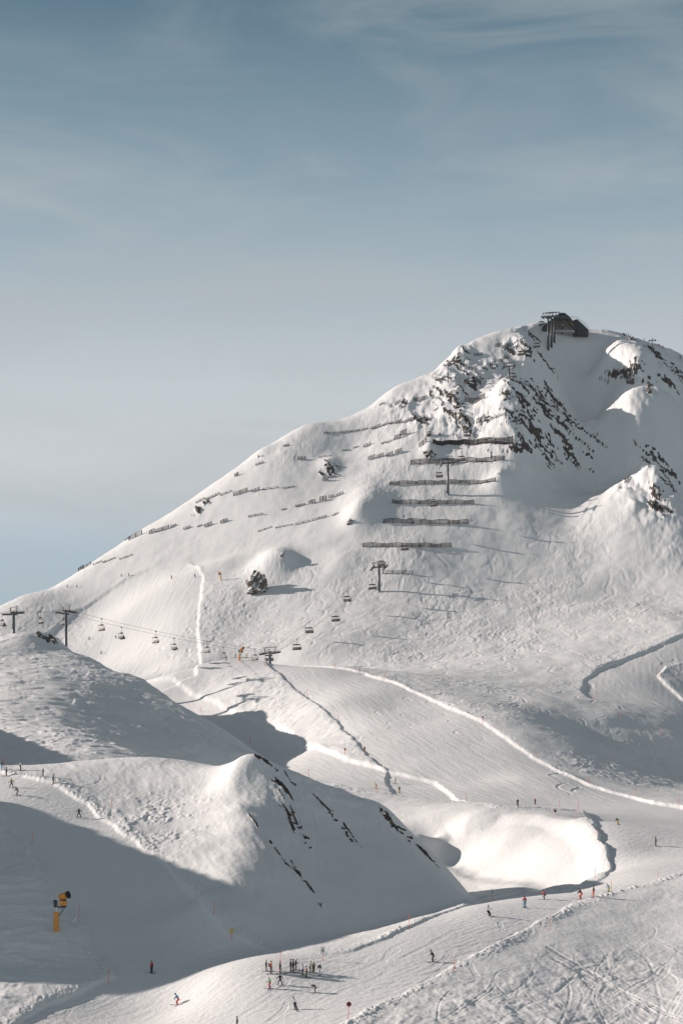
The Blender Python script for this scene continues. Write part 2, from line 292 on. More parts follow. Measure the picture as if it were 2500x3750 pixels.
for poly, dep, bw in [(far_run, 0.85, 1.5), (left_run, 0.95, 1.5), (mid_run, 0.75, 1.3), (right_run, 0.65, 1.3)]:
    s = poly_sdf(poly, XX, YY) + wob * 0.5
    near = sstep(480, 330, YY)                         # the near runs are cut less deep
    dd = dep * (1 - 0.55 * near)
    dd = dd * np.clip(0.9 + 0.3 * fbm(XX / 90, YY / 110, 1, 23), 0.6, 1.2)
    if poly is mid_run:
        q0 = hit(655, 2200); FADE = 1 - np.exp(-((XX - q0.x) ** 2 + (YY - q0.y) ** 2) / 90.0); q1 = hit(1385, 1945); dd = dd * FADE * (1 + 2.6 * np.exp(-((XX - q1.x) ** 2 + (YY - q1.y) ** 2) / 300.0))
    ZZ -= dd * sstep(-bw * 0.35 * (1 - near * .5), bw * 0.65 * (1 - near * .5), s)
    RUN = np.maximum(RUN, s)
# lumpy berm thrown up along the edges by the grooming machine
bn = np.abs(fbm(XX / 0.9, YY / 0.9, 3, 31))
edge = np.exp(-((RUN + 0.9) / (0.9 + 0.0012 * YY)) ** 2)
ZZ += FADE * edge * (0.10 + 0.5 * bn) * (0.75 - 0.35 * sstep(400, 480, YY)) * (0.35 + 0.7 * np.clip(0.5 + fbm(XX / 14, YY / 14, 2, 33), 0, 1))
OFFP = sstep(1.0, -2.5, RUN)
far = sstep(620, 760, YY)
SL = 1
# bare rock: patches on steep ground
ROCKS = [(1215, 893, 26, 12, 60), (1245, 925, 42, 13, 50), (1207, 935, 32, 12, 60), (1190, 965, 18, 18, 60), (1203, 1030, 9, 32, 80), (1235, 1000, 44, 11, 55), (1268, 960, 52, 9, 50), (1303, 965, 45, 7, 50), (1292, 1012, 40, 9, 55), (1252, 1045, 36, 7, 60), (1300, 1045, 20, 5, 70), (1277, 925, 38, 6, 50),
         (1040, 925, 30, 13, 65), (1060, 965, 28, 14, 65), (1072, 985, 14, 8, 50), (970, 968, 12, 8, -30), (1055, 825, 18, 8, 80), (1040, 840, 10, 6, 50), (1030, 870, 12, 8, 0), (1078, 878, 14, 9, -40), (1205, 815, 20, 9, 30), (1222, 778, 9, 5, 20), (1190, 798, 9, 5, 0), (1160, 912, 14, 12, -30), (1190, 880, 14, 6, 10),
         (1447, 852, 14, 18, 80), (1490, 885, 22, 9, 65), (1503, 812, 16, 6, 50), (1540, 850, 55, 6, 42), (1530, 875, 30, 4, 42), (1500, 1055, 22, 9, 60), (1530, 1080, 45, 5, 45), (1512, 1140, 22, 10, 50), (1545, 1115, 30, 5, 50), (1437, 1105, 12, 4, -40), (1500, 1165, 16, 8, 60), (1268, 853, 13, 5, 35),
         (757, 1074, 11, 7, -40), (925, 935, 8, 6, -40), (600, 1047, 8, 5, 20), (455, 1173, 13, 4, -50), (118, 1467, 16, 4, 30), (1130, 850, 6, 4, 0),
         (622, 1760, 34, 4, 35), (635, 1800, 13, 8, 50), (655, 1818, 24, 4, 45), (672, 1880, 34, 9, 55), (700, 1925, 30, 7, 58), (768, 1880, 50, 3.5, 50), (803, 1925, 22, 4, 58), (880, 1866, 13, 5, 25), (905, 1893, 26, 7, 40), (935, 1918, 22, 7, 45), (962, 1945, 28, 4, 45), (690, 2010, 46, 2.2, 52), (630, 1950, 40, 1.8, 50)]
ROCK = np.zeros(ZZ.shape, np.float32); CRAG = np.zeros(ZZ.shape, np.float32)
for (u, v, a, b_, ang) in ROCKS:
    p = hit(u, v, 180)
    if p is None: continue
    k = p.y / F; A, B = a * k * 1.45, b_ * k * (1.9 if v < 1700 else 1.35); c, s = math.cos(math.radians(-ang)), math.sin(math.radians(-ang))
    r0, r1 = np.searchsorted(Ds, [p.y - 45, p.y + 45])
    X = XX[r0:r1] - p.x; Zv = ZZ[r0:r1] - p.z
    q = ((X * c + Zv * s) / A) ** 2 + ((-X * s + Zv * c) / B) ** 2
    ROCK[r0:r1] = np.maximum(ROCK[r0:r1], np.exp(-q * 0.9))
    if u > 850 and v < 1700: CRAG[r0:r1] = np.maximum(CRAG[r0:r1], np.exp(-((X / (A + 7)) ** 2 + (Zv / (A + 7)) ** 2)))
for (u, v, rad) in [(1440, 840, 14), (1480, 920, 14), (1470, 1080, 16), (1520, 1150, 14)]:
    p = hit(u, v, 180)
    CRAG = np.maximum(CRAG, 0.4 * np.exp(-((XX - p.x) / rad) ** 2 - ((YY - p.y) / 32) ** 2).astype(np.float32))
# broad wind-worked relief
ZZ += OFFP * (fbm(XX / 38, YY / 38, 4, 41) * (0.4 + 0.35 * sstep(-20, 40, XX)) * far + fbm(XX / 14, YY / 14, 3, 45) * 0.28)
up = np.clip(CRAG * 1.3, 0, 1) * far + 0.12 * far * sstep(150, 220, ZZ)
rid = 1 - np.abs(fbm(XX / 17 + 0.4 * fbm(XX / 30, YY / 30, 2, 3), YY / 30, 4, 51))
ZZ += up * (rid - 0.6) * 2.6 + up * (1 - np.abs(fbm(XX / 7, YY / 13, 3, 53)) - .6) * 1.0
# mogul lumps and sastrugi, patchy
zb0 = sstep(400, 450, YY) * sstep(700, 640, YY) * sstep(30, -30, XX)
patch = sstep(-0.15, 0.45, fbm(XX / 55, YY / 75, 3, 61))
lump = np.maximum(fbm(XX / 3.2 + 0.5 * fbm(XX / 6, YY / 6, 2, 5), YY / 4.4, 3, 63), -0.25)
ZZ += OFFP * (0.10 + 0.9 * patch) * lump * (0.22 - 0.04 * far - 0.05 * zb0)
zb = sstep(400, 450, YY) * sstep(700, 640, YY) * sstep(30, -30, XX)
sas = fbm(XX / 9 + 0.8 * fbm(XX / 12, YY / 12, 2, 8), YY / 3.6 + 0.7 * fbm(XX / 9, YY / 9, 2, 12), 3, 71)
ZZ += OFFP * zb * (np.clip(sas, -0.1, 0.5) * 0.62)
fine = fbm(XX / 1.1, YY / 1.5, 2, 81)
low = sstep(-30, -48, XX) * sstep(300, 280, YY)
ZZ += OFFP * low * np.maximum(fbm(XX / 4.5 + YY / 9, YY / 2.4, 3, 83), -.1) * 0.35
ZZ += OFFP * fine * 0.05 * (0.4 + patch) * (1 + far)
fg = sstep(420, 300, YY)
ZZ += OFFP * fg * sstep(2, -8, XX - 0.2 * (YY - 300)) * (1 - np.abs(fbm(XX / 3.4 + YY / 14, YY / 9, 3, 87))) * 0.13
# near hill: churned snow in the lit hollow left of the cone
cx, cy, _ = PT(355, 1945, 300)
ch = np.exp(-((XX - cx) / 10) ** 2 - ((YY - cy - 4) / 13) ** 2)
ZZ += OFFP * ch * np.abs(fbm(XX / 1.6, YY / 2.0, 3, 85)) * 0.5 * sstep(-.3, .3, fbm(XX / 5, YY / 6, 2, 86) + .1)
# groomed surface: faint streaks along the fall of each run
def streak(ax, ay, w, l, seed):
    n = math.hypot(ax, ay); ax, ay = ax / n, ay / n
    return fbm((XX * ay - YY * ax) / w, (XX * ax + YY * ay) / l, 3, seed)
ONP = 1 - OFFP
ZZ += ONP * sstep(400, 480, YY) * (1 - far) * streak(47, -175, 1.3, 14, 91) * 0.055
ZZ += ONP * far * streak(-20, -120, 1.7, 14, 92) * 0.07
ZZ += ONP * sstep(420, 330, YY) * (streak(-46, -56, 0.55, 5.0, 93) * 0.035 + streak(-60, -20, 0.8, 6.0, 94) * 0.035) * sstep(-0.4, 0.3, fbm(XX / 20, YY / 20, 2, 95) + 0.2)
ZZ += ONP * fbm(XX / 22, YY / 30, 2, 96) * 0.25

# ski tracks cut into the snow
J0 = 149
def splat(px, py, depth, w):
    """press a groove along world points (px, py)"""
    px = np.asarray(px); py = np.asarray(py)
    uu = CU + F * px / py
    jf = (uu + 40) / 1650.0 * (NC - 1) + J0; rf = np.log(py / 200.0) / np.log(1150.0 / 200.0) * (NR - 1) + 29
    ok = (jf > J0 + 4) & (jf < J0 + NC - 5) & (rf > 33) & (rf < 29 + NR - 5)
    px, py, jf, rf = px[ok], py[ok], jf[ok].round().astype(int), rf[ok].round().astype(int)
    if len(px) == 0: return
    depth = np.broadcast_to(depth, ok.shape)[ok]
    for dj in range(-3, 4):
        for dr in range(-3, 4):
            J = jf + dj; R_ = rf + dr
            r = np.hypot(XX[R_, J] - px, YY[R_, J] - py) / w
            val = (-depth * np.exp(-r * r) + 0.45 * depth * np.exp(-(r - 1.9) ** 2 * 2.2))
            neg = val < 0
            np.minimum.at(TR, (R_[neg], J[neg]), val[neg]); np.maximum.at(TP, (R_[~neg], J[~neg]), val[~neg])
TR = np.zeros(ZZ.shape); TP = np.zeros(ZZ.shape)
rs = np.random.RandomState(11)
def gradz(x, y):
    e = 6.0
    return ((ground(x + e, y) - ground(x - e, y)) / (2 * e), (ground(x, y + e) - ground(x, y - e)) / (2 * e))
def ski_line(u, v, Dmin, length, amp, wav, depth, w, drift=0.0, straight=False):
    p = hit(u, v, Dmin)
    if p is None: return
    x, y = p.x, p.y; pts = []; ph = rs.rand() * 6.28; s = 0; step = 1.0
    while s < length:
        gx, gy = gradz(x, y); g = math.hypot(gx, gy) + 1e-6; dx, dy = -gx / g, -gy / g
        a = drift + (0 if straight else amp * 2 * math.pi / wav * math.cos(ph + s / wav * 2 * math.pi)); a = max(-1.2, min(1.2, a))
        c, sn = math.cos(a), math.sin(a)
        x += (dx * c - dy * sn) * step; y += (dx * sn + dy * c) * step; pts.append((x, y)); s += step
        if y < Dmin - 60 or y < 200: break
    if len(pts) < 4: return
    P_ = np.array(pts); k = np.arange(len(P_)); f = np.linspace(0, len(P_) - 1, len(P_) * 5)
    px = np.interp(f, k, P_[:, 0]); py = np.interp(f, k, P_[:, 1])
    splat(px, py, depth * (0.55 + 0.45 * np.sin(f * 0.21 + ph)), w)
def many(n, ur, vr, Dmin, lr, ampr, wavr, depth, w, driftr=(-0.5, 0.5)):
    for _ in range(n):
        ski_line(rs.uniform(*ur), rs.uniform(*vr), Dmin, rs.uniform(*lr), rs.uniform(*ampr), rs.uniform(*wavr), depth * rs.uniform(.6, 1.3), w, rs.uniform(*driftr))
many(52, (1000, 1560), (1160, 1430), 700, (70, 220), (1.5, 5), (16, 44), 0.11, 0.75, (-0.9, 0.9))
many(30, (640, 1000), (1300, 1450), 700, (60, 150), (1.5, 4), (16, 34), 0.12, 0.72, (-0.6, 0.6))
many(34, (480, 640), (1360, 1440), 700, (40, 110), (1.2, 3), (9, 18), 0.17, 0.7, (-0.3, 0.3))
many(26, (20, 260), (1370, 1440), 760, (20, 80), (1.2, 3), (9, 18), 0.17, 0.75, (-0.3, 0.3))
many(20, (900, 1300), (1560, 1640), 560, (30, 90), (1.5, 4), (12, 24), 0.12, 0.5, (-0.5, 0.5))
many(24, (1250, 1540), (1640, 1780), 460, (30, 80), (1.5, 4), (10, 22), 0.12, 0.45, (-0.5, 0.5))
many(14, (430, 760), (1530, 1680), 470, (20, 70), (1.5, 4), (12, 24), 0.11, 0.5, (-0.5, 0.5))
many(10, (150, 480), (1760, 1850), 290, (10, 40), (1, 3), (10, 20), 0.045, 0.25, (-0.9, 0.9))
# tracks across the near right-hand slope, drawn as free arcs
def arc(u0, v0, u1, v1, bend, depth, w, dbl=0.0, Dmin=180):
    a, b = hit(u0, v0, Dmin), hit(u1, v1, Dmin)
    if a is None or b is None: return
    t = np.linspace(0, 1, int(max(60, (b - a).length * 9))); nx, ny = -(b.y - a.y), (b.x - a.x)
    q = bend * np.sin(np.pi * t) + 0.25 * bend * np.sin(2 * np.pi * t + bend * 9)
    px = a.x + (b.x - a.x) * t + nx * q; py = a.y + (b.y - a.y) * t + ny * q
    fade = np.clip(np.sin(np.pi * t) * 3, 0, 1)
    splat(px, py, depth * fade, w)
    if dbl: 
        n = math.hypot(nx, ny); splat(px + nx / n * dbl, py + ny / n * dbl, depth * fade, w)
for uv in [((1243, 2170), (1333, 2221), (1403, 2265), (1470, 2300), (1568, 2345)), ((1260, 2200), (1340, 2238), (1420, 2280), (1500, 2330))]:
    for (a, b) in zip(uv[:-1], uv[1:]): arc(*a, *b, 0.0, 0.13, 0.16, 0.45)
for _ in range(110):
    u0 = rs.uniform(980, 1600); v0 = 2120 + (1568 - u0) * 0.28 + rs.uniform(-20, 190)
    an = math.radians(rs.choice([rs.uniform(105, 160), rs.uniform(105, 160), rs.uniform(10, 40)])); L = rs.uniform(80, 330)
    u1, v1 = u0 + math.cos(an) * L, v0 + math.sin(an) * L
    if v1 > 2420: continue
    arc(u0, v0, u1, v1, rs.uniform(-0.25, 0.25), rs.uniform(0.015, 0.05), rs.uniform(0.12, 0.22), rs.choice([0, 0, 0.5]))
for _ in range(60):   # skidded turns on the near run
    u0 = rs.uniform(150, 1250); v0 = np.interp(u0, [0, 700, 1300], [2330, 2260, 2090]) + rs.uniform(-35, 60)
    L = rs.uniform(50, 160); an = math.radians(rs.uniform(135, 175))
    arc(u0, v0, u0 + math.cos(an) * L, v0 + math.sin(an) * L, rs.uniform(-0.2, 0.2), rs.uniform(0.015, 0.05), rs.uniform(0.14, 0.25), 0.4)
ZZ += (TR + TP * (TR > -1e-3))

# streaky ledges run down to the right, as the rock strata do
ca_, sa_ = math.cos(math.radians(-52)), math.sin(math.radians(-52))
W1 = XX * ca_ + ZZ * sa_; W2 = -XX * sa_ + ZZ * ca_
nf = np.where(YY < 450, 2.2, 1.0)
st = fbm(W1 / 15 * nf + YY / 60, W2 / 2.0 * nf + 0.7 * fbm(XX / 6, ZZ / 6, 2, 9), 4, 111)
blk = fbm(XX / 2.6 * nf, (ZZ + 0.6 * YY) / 2.6 * nf, 4, 113)
RSHOW = sstep(0.42, 0.62, ROCK * 0.46 + 0.85 * np.maximum(st, blk * 0.55) + 0.02)
ROCK = np.where(ROCK > 0.05, RSHOW, 0).astype(np.float32)
jag = 1 - np.abs(fbm(XX / 2.2, (YY + ZZ) / 3.4, 3, 101))
ZZ += ROCK * ((jag - 0.45) * (0.5 + 1.3 * far) + 0.25 * far)

print('ZRANGE', ZZ.min(), ZZ.max(), XX.min(), XX.max())
def grid_mesh(name):
    nr, nc = ZZ.shape
    me = bpy.data.meshes.new(name)
    co = np.stack([XX, YY, ZZ], -1).reshape(-1, 3).astype(np.float32)
    idx = np.arange(nr * nc, dtype=np.int32).reshape(nr, nc)
    f = np.stack([idx[:-1, :-1], idx[:-1, 1:], idx[1:, 1:], idx[1:, :-1]], -1).reshape(-1, 4)
    me.vertices.add(len(co)); me.vertices.foreach_set('co', co.ravel())
    me.loops.add(f.size); me.loops.foreach_set('vertex_index', f.ravel())
    me.polygons.add(len(f)); me.polygons.foreach_set('loop_start', np.arange(0, f.size, 4, dtype=np.int32))
    me.polygons.foreach_set('use_smooth', np.ones(len(f), dtype=bool))
    me.update(calc_edges=True)
    return me


def snow_material():
    m = bpy.data.materials.new('snow'); m.use_nodes = True; nt = m.node_tree; L = nt.links.new
    bs = nt.nodes['Principled BSDF']; bs.inputs['Specular IOR Level'].default_value = 0.25
    tc = N(nt, 'ShaderNodeTexCoord')
    at = N(nt, 'ShaderNodeAttribute', attribute_name='rock')
    # rock shows where the patch and a streaky noise agree; flat spots keep their snow
    mp = N(nt, 'ShaderNodeMapping'); mp.inputs['Scale'].default_value = (0.55, 0.2, 0.4); mp.inputs['Rotation'].default_value = (0, math.radians(40), 0)
    L(tc.outputs['Object'], mp.inputs[0])
    n = N(nt, 'ShaderNodeTexNoise'); n.inputs['Scale'].default_value = 1.0; n.inputs['Detail'].default_value = 6; n.inputs['Roughness'].default_value = 0.65
    L(mp.outputs[0], n.inputs['Vector'])
    mr = N(nt, 'ShaderNodeMath', operation='MULTIPLY_ADD'); L(at.outputs['Fac'], mr.inputs[0]); mr.inputs[1].default_value = 0.72; L(n.outputs['Fac'], mr.inputs[2])
    cr = ramp(nt, [(0.80, (0, 0, 0)), (0.86, (1, 1, 1))]); L(mr.outputs[0], cr.inputs[0])
    n2 = N(nt, 'ShaderNodeTexNoise'); n2.inputs['Scale'].default_value = 0.7; n2.inputs['Detail'].default_value = 8; n2.inputs['Roughness'].default_value = 0.7
    L(tc.outputs['Object'], n2.inputs['Vector'])
    rk = ramp(nt, [(0.3, (0.018, 0.017, 0.017)), (0.5, (0.055, 0.045, 0.038)), (0.6, (0.15, 0.105, 0.07)), (0.75, (0.26, 0.2, 0.15))]); L(n2.outputs['Fac'], rk.inputs[0])
    n3 = N(nt, 'ShaderNodeTexNoise'); n3.inputs['Scale'].default_value = 0.02; n3.inputs['Detail'].default_value = 4
    L(tc.outputs['Object'], n3.inputs['Vector'])
    sn = ramp(nt, [(0.35, (0.755, 0.745, 0.735)), (0.65, (0.80, 0.79, 0.78))]); L(n3.outputs['Fac'], sn.inputs[0])
    mx = N(nt, 'ShaderNodeMix', data_type='RGBA'); L(cr.outputs[0], mx.inputs[0]); L(sn.outputs[0], mx.inputs[6]); L(rk.outputs[0], mx.inputs[7])
    L(mx.outputs[2], bs.inputs['Base Color'])
    ro = N(nt, 'ShaderNodeMapRange'); L(cr.outputs[0], ro.inputs[0]); ro.inputs[3].default_value = 0.62; ro.inputs[4].default_value = 0.9; L(ro.outputs[0], bs.inputs['Roughness'])
    b1 = N(nt, 'ShaderNodeTexNoise'); b1.inputs['Scale'].default_value = 1.3; b1.inputs['Detail'].default_value = 6; b1.inputs['Roughness'].default_value = 0.6
    L(tc.outputs['Object'], b1.inputs['Vector'])
    bp = N(nt, 'ShaderNodeBump'); bp.inputs['Strength'].default_value = 0.5; bp.inputs['Distance'].default_value = 0.22
    L(b1.outputs['Fac'], bp.inputs['Height']); L(bp.outputs[0], bs.inputs['Normal'])
    return m
M_snow = snow_material()
me = grid_mesh('terrain'); me.materials.append(M_snow)
at = me.attributes.new('rock', 'FLOAT', 'POINT'); at.data.foreach_set('value', ROCK.ravel())
ter = bpy.data.objects.new('terrain', me); col.objects.link(ter); ter['kind'] = 'structure'; ter['label'] = 'snow covered mountain and ski slopes with groomed runs'
# ------------------------------------------------------------------ object helpers
def mat_plain(name, c, rough=0.6, metal=0.0, var=0.25, scale=3.0):
    m = bpy.data.materials.new(name); m.use_nodes = True; nt = m.node_tree; L = nt.links.new
    bs = nt.nodes['Principled BSDF']; bs.inputs['Roughness'].default_value = rough; bs.inputs['Metallic'].default_value = metal
    tc = N(nt, 'ShaderNodeTexCoord'); n = N(nt, 'ShaderNodeTexNoise'); n.inputs['Scale'].default_value = scale; n.inputs['Detail'].default_value = 5
    L(tc.outputs['Object'], n.inputs['Vector'])
    r = ramp(nt, [(0.3, tuple(x * (1 - var) for x in c)), (0.7, tuple(min(1, x * (1 + var)) for x in c))]); L(n.outputs['Fac'], r.inputs[0]); L(r.outputs[0], bs.inputs['Base Color'])
    return m
MT = {}
def M(name, c=None, **k):
    if name not in MT: MT[name] = mat_plain(name, c, **k)
    return MT[name]
for nme, c, k in [('galvanised_steel', (.13, .14, .15), dict(rough=.45, metal=.3)), ('dark_steel', (.035, .037, .04), dict(rough=.5)), ('rusty_steel', (.02, .016, .014), dict(rough=.8)), ('rope_steel', (.06, .06, .06), {}),
                  ('seat_cushion', (.025, .027, .03), {}), ('backrest_beige', (.24, .19, .135), {}), ('backrest_grey', (.17, .16, .15), {}), ('bubble_dark', (.02, .022, .025), dict(rough=.3)),
                  ('concrete', (.35, .34, .32), {}), ('gun_orange', (.72, .27, .025), dict(rough=.4)), ('rubber_black', (.015, .015, .017), {}), ('steel_bright', (.5, .5, .52), dict(rough=.3, metal=.8)),
                  ('roof_sheet', (.012, .014, .015), dict(rough=.55)), ('station_interior', (.5, .47, .36), {}), ('pole_orange', (.75, .10, .04), {}), ('sign_white', (.8, .79, .76), {}), ('sign_yellow', (.6, .42, .08), {}), ('sign_red', (.55, .02, .02), {}), ('sign_rust', (.5, .16, .04), {}),
                  ('skin', (.5, .3, .2), {}), ('black', (.012, .012, .014), {}), ('charcoal', (.04, .042, .05), {}), ('navy', (.015, .03, .07), {}), ('red', (.55, .015, .02), {}), ('orange_red', (.65, .07, .015), {}), ('orange_brown', (.35, .10, .02), {}), ('white', (.75, .75, .75), {}), ('grey', (.25, .25, .27), {}),
                  ('lilac', (.42, .36, .6), {}), ('beige', (.42, .36, .26), {}), ('green', (.02, .30, .06), {}), ('magenta', (.45, .02, .09), {}), ('light_blue', (.10, .34, .45), {}), ('blue', (.02, .22, .38), {}), ('lime', (.35, .42, .02), {}), ('yellow', (.62, .42, .03), {}), ('mustard', (.35, .22, .03), {}), ('teal', (.03, .14, .16), {}), ('pink', (.6, .08, .2), {}), ('purple', (.12, .03, .2), {})]:
    M(nme, c, **k)

class MB:
    def __init__(s): s.v = []; s.f = []
    def add(s, vs, fs):
        o = len(s.v); s.v += [tuple(v) for v in vs]; s.f += [tuple(i + o for i in f) for f in fs]; return s
    def box(s, c, size, rot=None):
        hx, hy, hz = [q / 2 for q in size]; R_ = rot or Matrix.Identity(3)
        vs = [Vector(c) + R_ @ Vector((x * hx, y * hy, z * hz)) for x in (-1, 1) for y in (-1, 1) for z in (-1, 1)]
        return s.add(vs, [(0, 1, 3, 2), (4, 6, 7, 5), (0, 4, 5, 1), (2, 3, 7, 6), (0, 2, 6, 4), (1, 5, 7, 3)])
    def tube(s, pts, r, n=6, r2=None, cap=True):
        pts = [Vector(p) for p in pts]; k = len(pts); r2 = r if r2 is None else r2; o = len(s.v)
        for i, p in enumerate(pts):
            d = (pts[min(i + 1, k - 1)] - pts[max(i - 1, 0)]).normalized()
            a = d.cross(Vector((0, 0, 1))); a = a.normalized() if a.length > 1e-3 else Vector((1, 0, 0)); b_ = d.cross(a)
            rr = r + (r2 - r) * i / max(1, k - 1)
            for j in range(n):
                t = 2 * math.pi * j / n; s.v.append(tuple(p + (a * math.cos(t) + b_ * math.sin(t)) * rr))
        for i in range(k - 1):
            for j in range(n):
                s.f.append((o + i * n + j, o + i * n + (j + 1) % n, o + (i + 1) * n + (j + 1) % n, o + (i + 1) * n + j))
        if cap: s.f.append(tuple(o + j for j in range(n))[::-1]); s.f.append(tuple(o + (k - 1) * n + j for j in range(n)))
        return s
    def beam(s, a, b_, w, h):
        a, b_ = Vector(a), Vector(b_); d = b_ - a; q = d.to_track_quat('Y', 'Z').to_matrix()
        return s.box((a + b_) / 2, (w, d.length, h), q)
    def prism(s, prof, y0, y1):
        n = len(prof); vs = [(x, y0, z) for x, z in prof] + [(x, y1, z) for x, z in prof]
        return s.add(vs, [tuple(range(n)), tuple(range(2 * n - 1, n - 1, -1))] + [(i, i + n, (i + 1) % n + n, (i + 1) % n) for i in range(n)])
    def mesh(s, name, mat, smooth=False):
        me = bpy.data.meshes.new(name); me.from_pydata(s.v, [], s.f); me.materials.append(MT[mat] if isinstance(mat, str) else mat)
        bmx = bmesh.new(); bmx.from_mesh(me); bmesh.ops.recalc_face_normals(bmx, faces=bmx.faces); bmx.to_mesh(me); bmx.free()
        if smooth: me.polygons.foreach_set('use_smooth', [True] * len(me.polygons))
        return me
    def build(s, name, mat, parent=None, smooth=False): return link(name, s.mesh(name, mat, smooth), parent)
def link(name, me, parent=None):
    o = bpy.data.objects.new(name, me); col.objects.link(o)
    if parent: o.parent = parent
    return o
def thing(name, label, cat, loc=(0, 0, 0), rotz=0.0, group=None):
    o = bpy.data.objects.new(name, None); col.objects.link(o); o.location = loc; o.rotation_euler = (0, 0, rotz); o.empty_display_size = 0.1
    tag(o, label, cat, group); return o
def tag(o, label, cat, group=None):
    o['label'] = label; o['category'] = cat
    if group: o['group'] = group
def copy_tree(o, parent=None):
    c = o.copy(); col.objects.link(c); c.parent = parent
    for ch in list(o.children): copy_tree(ch, c)
    return c
def on_ground(u, v, Dmin=180, Dmax=1200):
    """ground point seen at (u, v); if the line of sight just clears a crest, the crest point nearest to it"""
    h = col_heights(u); vs = HV - F * h / Ds; m = (Ds >= Dmin) & (Ds <= Dmax)
    idx = np.where(m & (vs <= v))[0]
    i = idx[0] if len(idx) else np.where(m)[0][np.argmin(vs[m] - v)]
    D = Ds[i]; x = (u - CU) / F * D
    return Vector((x, D, h[i]))

# ------------------------------------------------------------------ chairlift
TW = [  # u of the mast, distance, v of the cross arm, visible foot
    (32, 676, 1408, None), (152, 688, 1405, None), (620, 742, 1499, None), (870, 842, 1303, 1360), (1028, 922, 1064, 1137), (1168, 1006, 842, 873)]
tw = []
for u, D, va, vb in TW:
    x = (u - CU) / F * D; g = ground(x, D); tw.append((x, D, g, (HV - va) / F * D))
st_p = on_ground(1300, 762, 1060, 1140)
top = Vector((122.5, 1088, 0)); top.z = (HV - 726) / F * 1088
line = [Vector((a[0], a[1], a[3])) for a in tw] + [top]
ext = line[0] + (line[0] - line[1]).normalized() * 60; ext.z += 2
line = [ext] + line + [Vector((st_p.x - 2, 1100, top.z - 0.5))]
def heading(i):
    d = line[min(i + 1, len(line) - 1)] - line[max(i - 1, 0)]; return d
def tower(i, label):
    x, y, g, za = tw[i]; d = heading(i + 1); rot = math.atan2(d.y, d.x) - math.pi / 2; H = za - g
    t = thing('lift_tower', label, 'lift tower', (x, y, g), rot, 'towers of the chairlift')
    sl = math.atan2(d.z, math.hypot(d.x, d.y))
    MB().tube([(0, 0, -1.5), (0, 0, H)], .78, 14, .48).build('mast', 'galvanised_steel', t, True)
    MB().tube([(0, 0, -1.2), (0, 0, .35)], 1.0, 12, .9).build('footing', 'concrete', t)
    MB().box((0, 0, H), (7.0, .55, .5)).box((0, 0, H + .3), (1.3, .8, .5)).build('cross_arm', 'dark_steel', t)
    f = MB().box((0, 0, H + 2.15), (7.2, .3, .3)).build('lifting_frame', 'dark_steel', t)
    for s_ in (-1, 1):
        MB().beam((s_ * 2.5, 0, H + .1), (s_ * 3.0, 0, H + 2.1), .28, .28).build('frame_leg', 'dark_steel', t)
        MB().beam((s_ * 1.2, 0, H + .1), (s_ * 1.9, 0, H + 2.1), .07, .07).build('brace', 'dark_steel', t)
        R3 = Matrix.Rotation(sl, 3, 'X'); T = MB()
        T.box((s_ * 3.3, 0, H - .35), (.28, 5.6, .42), R3)
        for k in range(8):
            c = Vector((s_ * 3.3, 0, H - .35)) + R3 @ Vector((0, -2.6 + k * .74, .26)); T.tube([c - Vector((.16, 0, 0)), c + Vector((.16, 0, 0))], .27, 8)
        T.build('sheave_train', 'dark_steel', t)
        C = MB(); 
        for off in (.62, 1.25):
            C.box(Vector((s_ * (3.3 - off), 0, H - .55)), (.05, 5.0, .05), R3)
        for k in range(6):
            p = Vector((s_ * 2.35, 0, H - .5)) + R3 @ Vector((0, -2.3 + k * .92, 0))
            C.tube([p, p + Vector((0, 0, 1.1))], .03, 4); C.box(p + Vector((s_ * .3, 0, -.05)), (.6, .1, .05))
        p0 = Vector((s_ * 2.35, 0, H + .6)); C.box(p0, (.05, 5.0, .05), R3)
        C.build('catwalk', 'dark_steel', t)
    L_ = MB()
    for s_ in (-.2, .2): L_.tube([(s_, -.62, .4), (s_, -.42, H)], .025, 4)
    k = .6
    while k < H: L_.box((0, -.62 + .2 * k / H, k), (.4, .04, .04)); k += .45
    L_.build('ladder', 'galvanised_steel', t)
    return t
for i, lb in enumerate(['lift tower at the left edge, mast rising behind the rounded snow crest', 'lift tower second from the left, in front of the far run dark edge', 'lift tower with low dark arms beside the small orange snow gun on the middle crest',
                        'lift tower with an occupied chair above its arms, short barrier row beside it', 'tall lift tower standing among the long stacked barrier rows', 'small lift tower just above the dark rock face, below the summit']):
    tower(i, lb)
def rope_pts(side):
    out = []
    for i, p in enumerate(line):
        d = heading(i); n = Vector((d.y, -d.x, 0)).normalized(); out.append(p + n * 3.3 * side + Vector((0, 0, .18 if 0 < i < len(line) - 1 else 0)))
    pts = []
    for a, b_ in zip(out[:-1], out[1:]):
        n_ = max(6, int((b_ - a).length / 4)); sag = (b_ - a).length ** 2 * 0.00016
        for k in range(n_):
            t = k / n_; p = a.lerp(b_, t); p.z -= 4 * sag * t * (1 - t); pts.append(p)
    pts.append(out[-1]); return pts
ropes = {}
for side, lb in ((-1, 'left-hand haul rope of the chairlift, carrying the occupied chairs'), (1, 'right-hand haul rope of the chairlift, carrying the empty chairs')):
    pts = rope_pts(side); ropes[side] = pts
    o = MB().tube(pts, .042, 4).build('haul_rope', 'rope_steel'); tag(o, lb, 'cable', 'haul ropes of the chairlift')

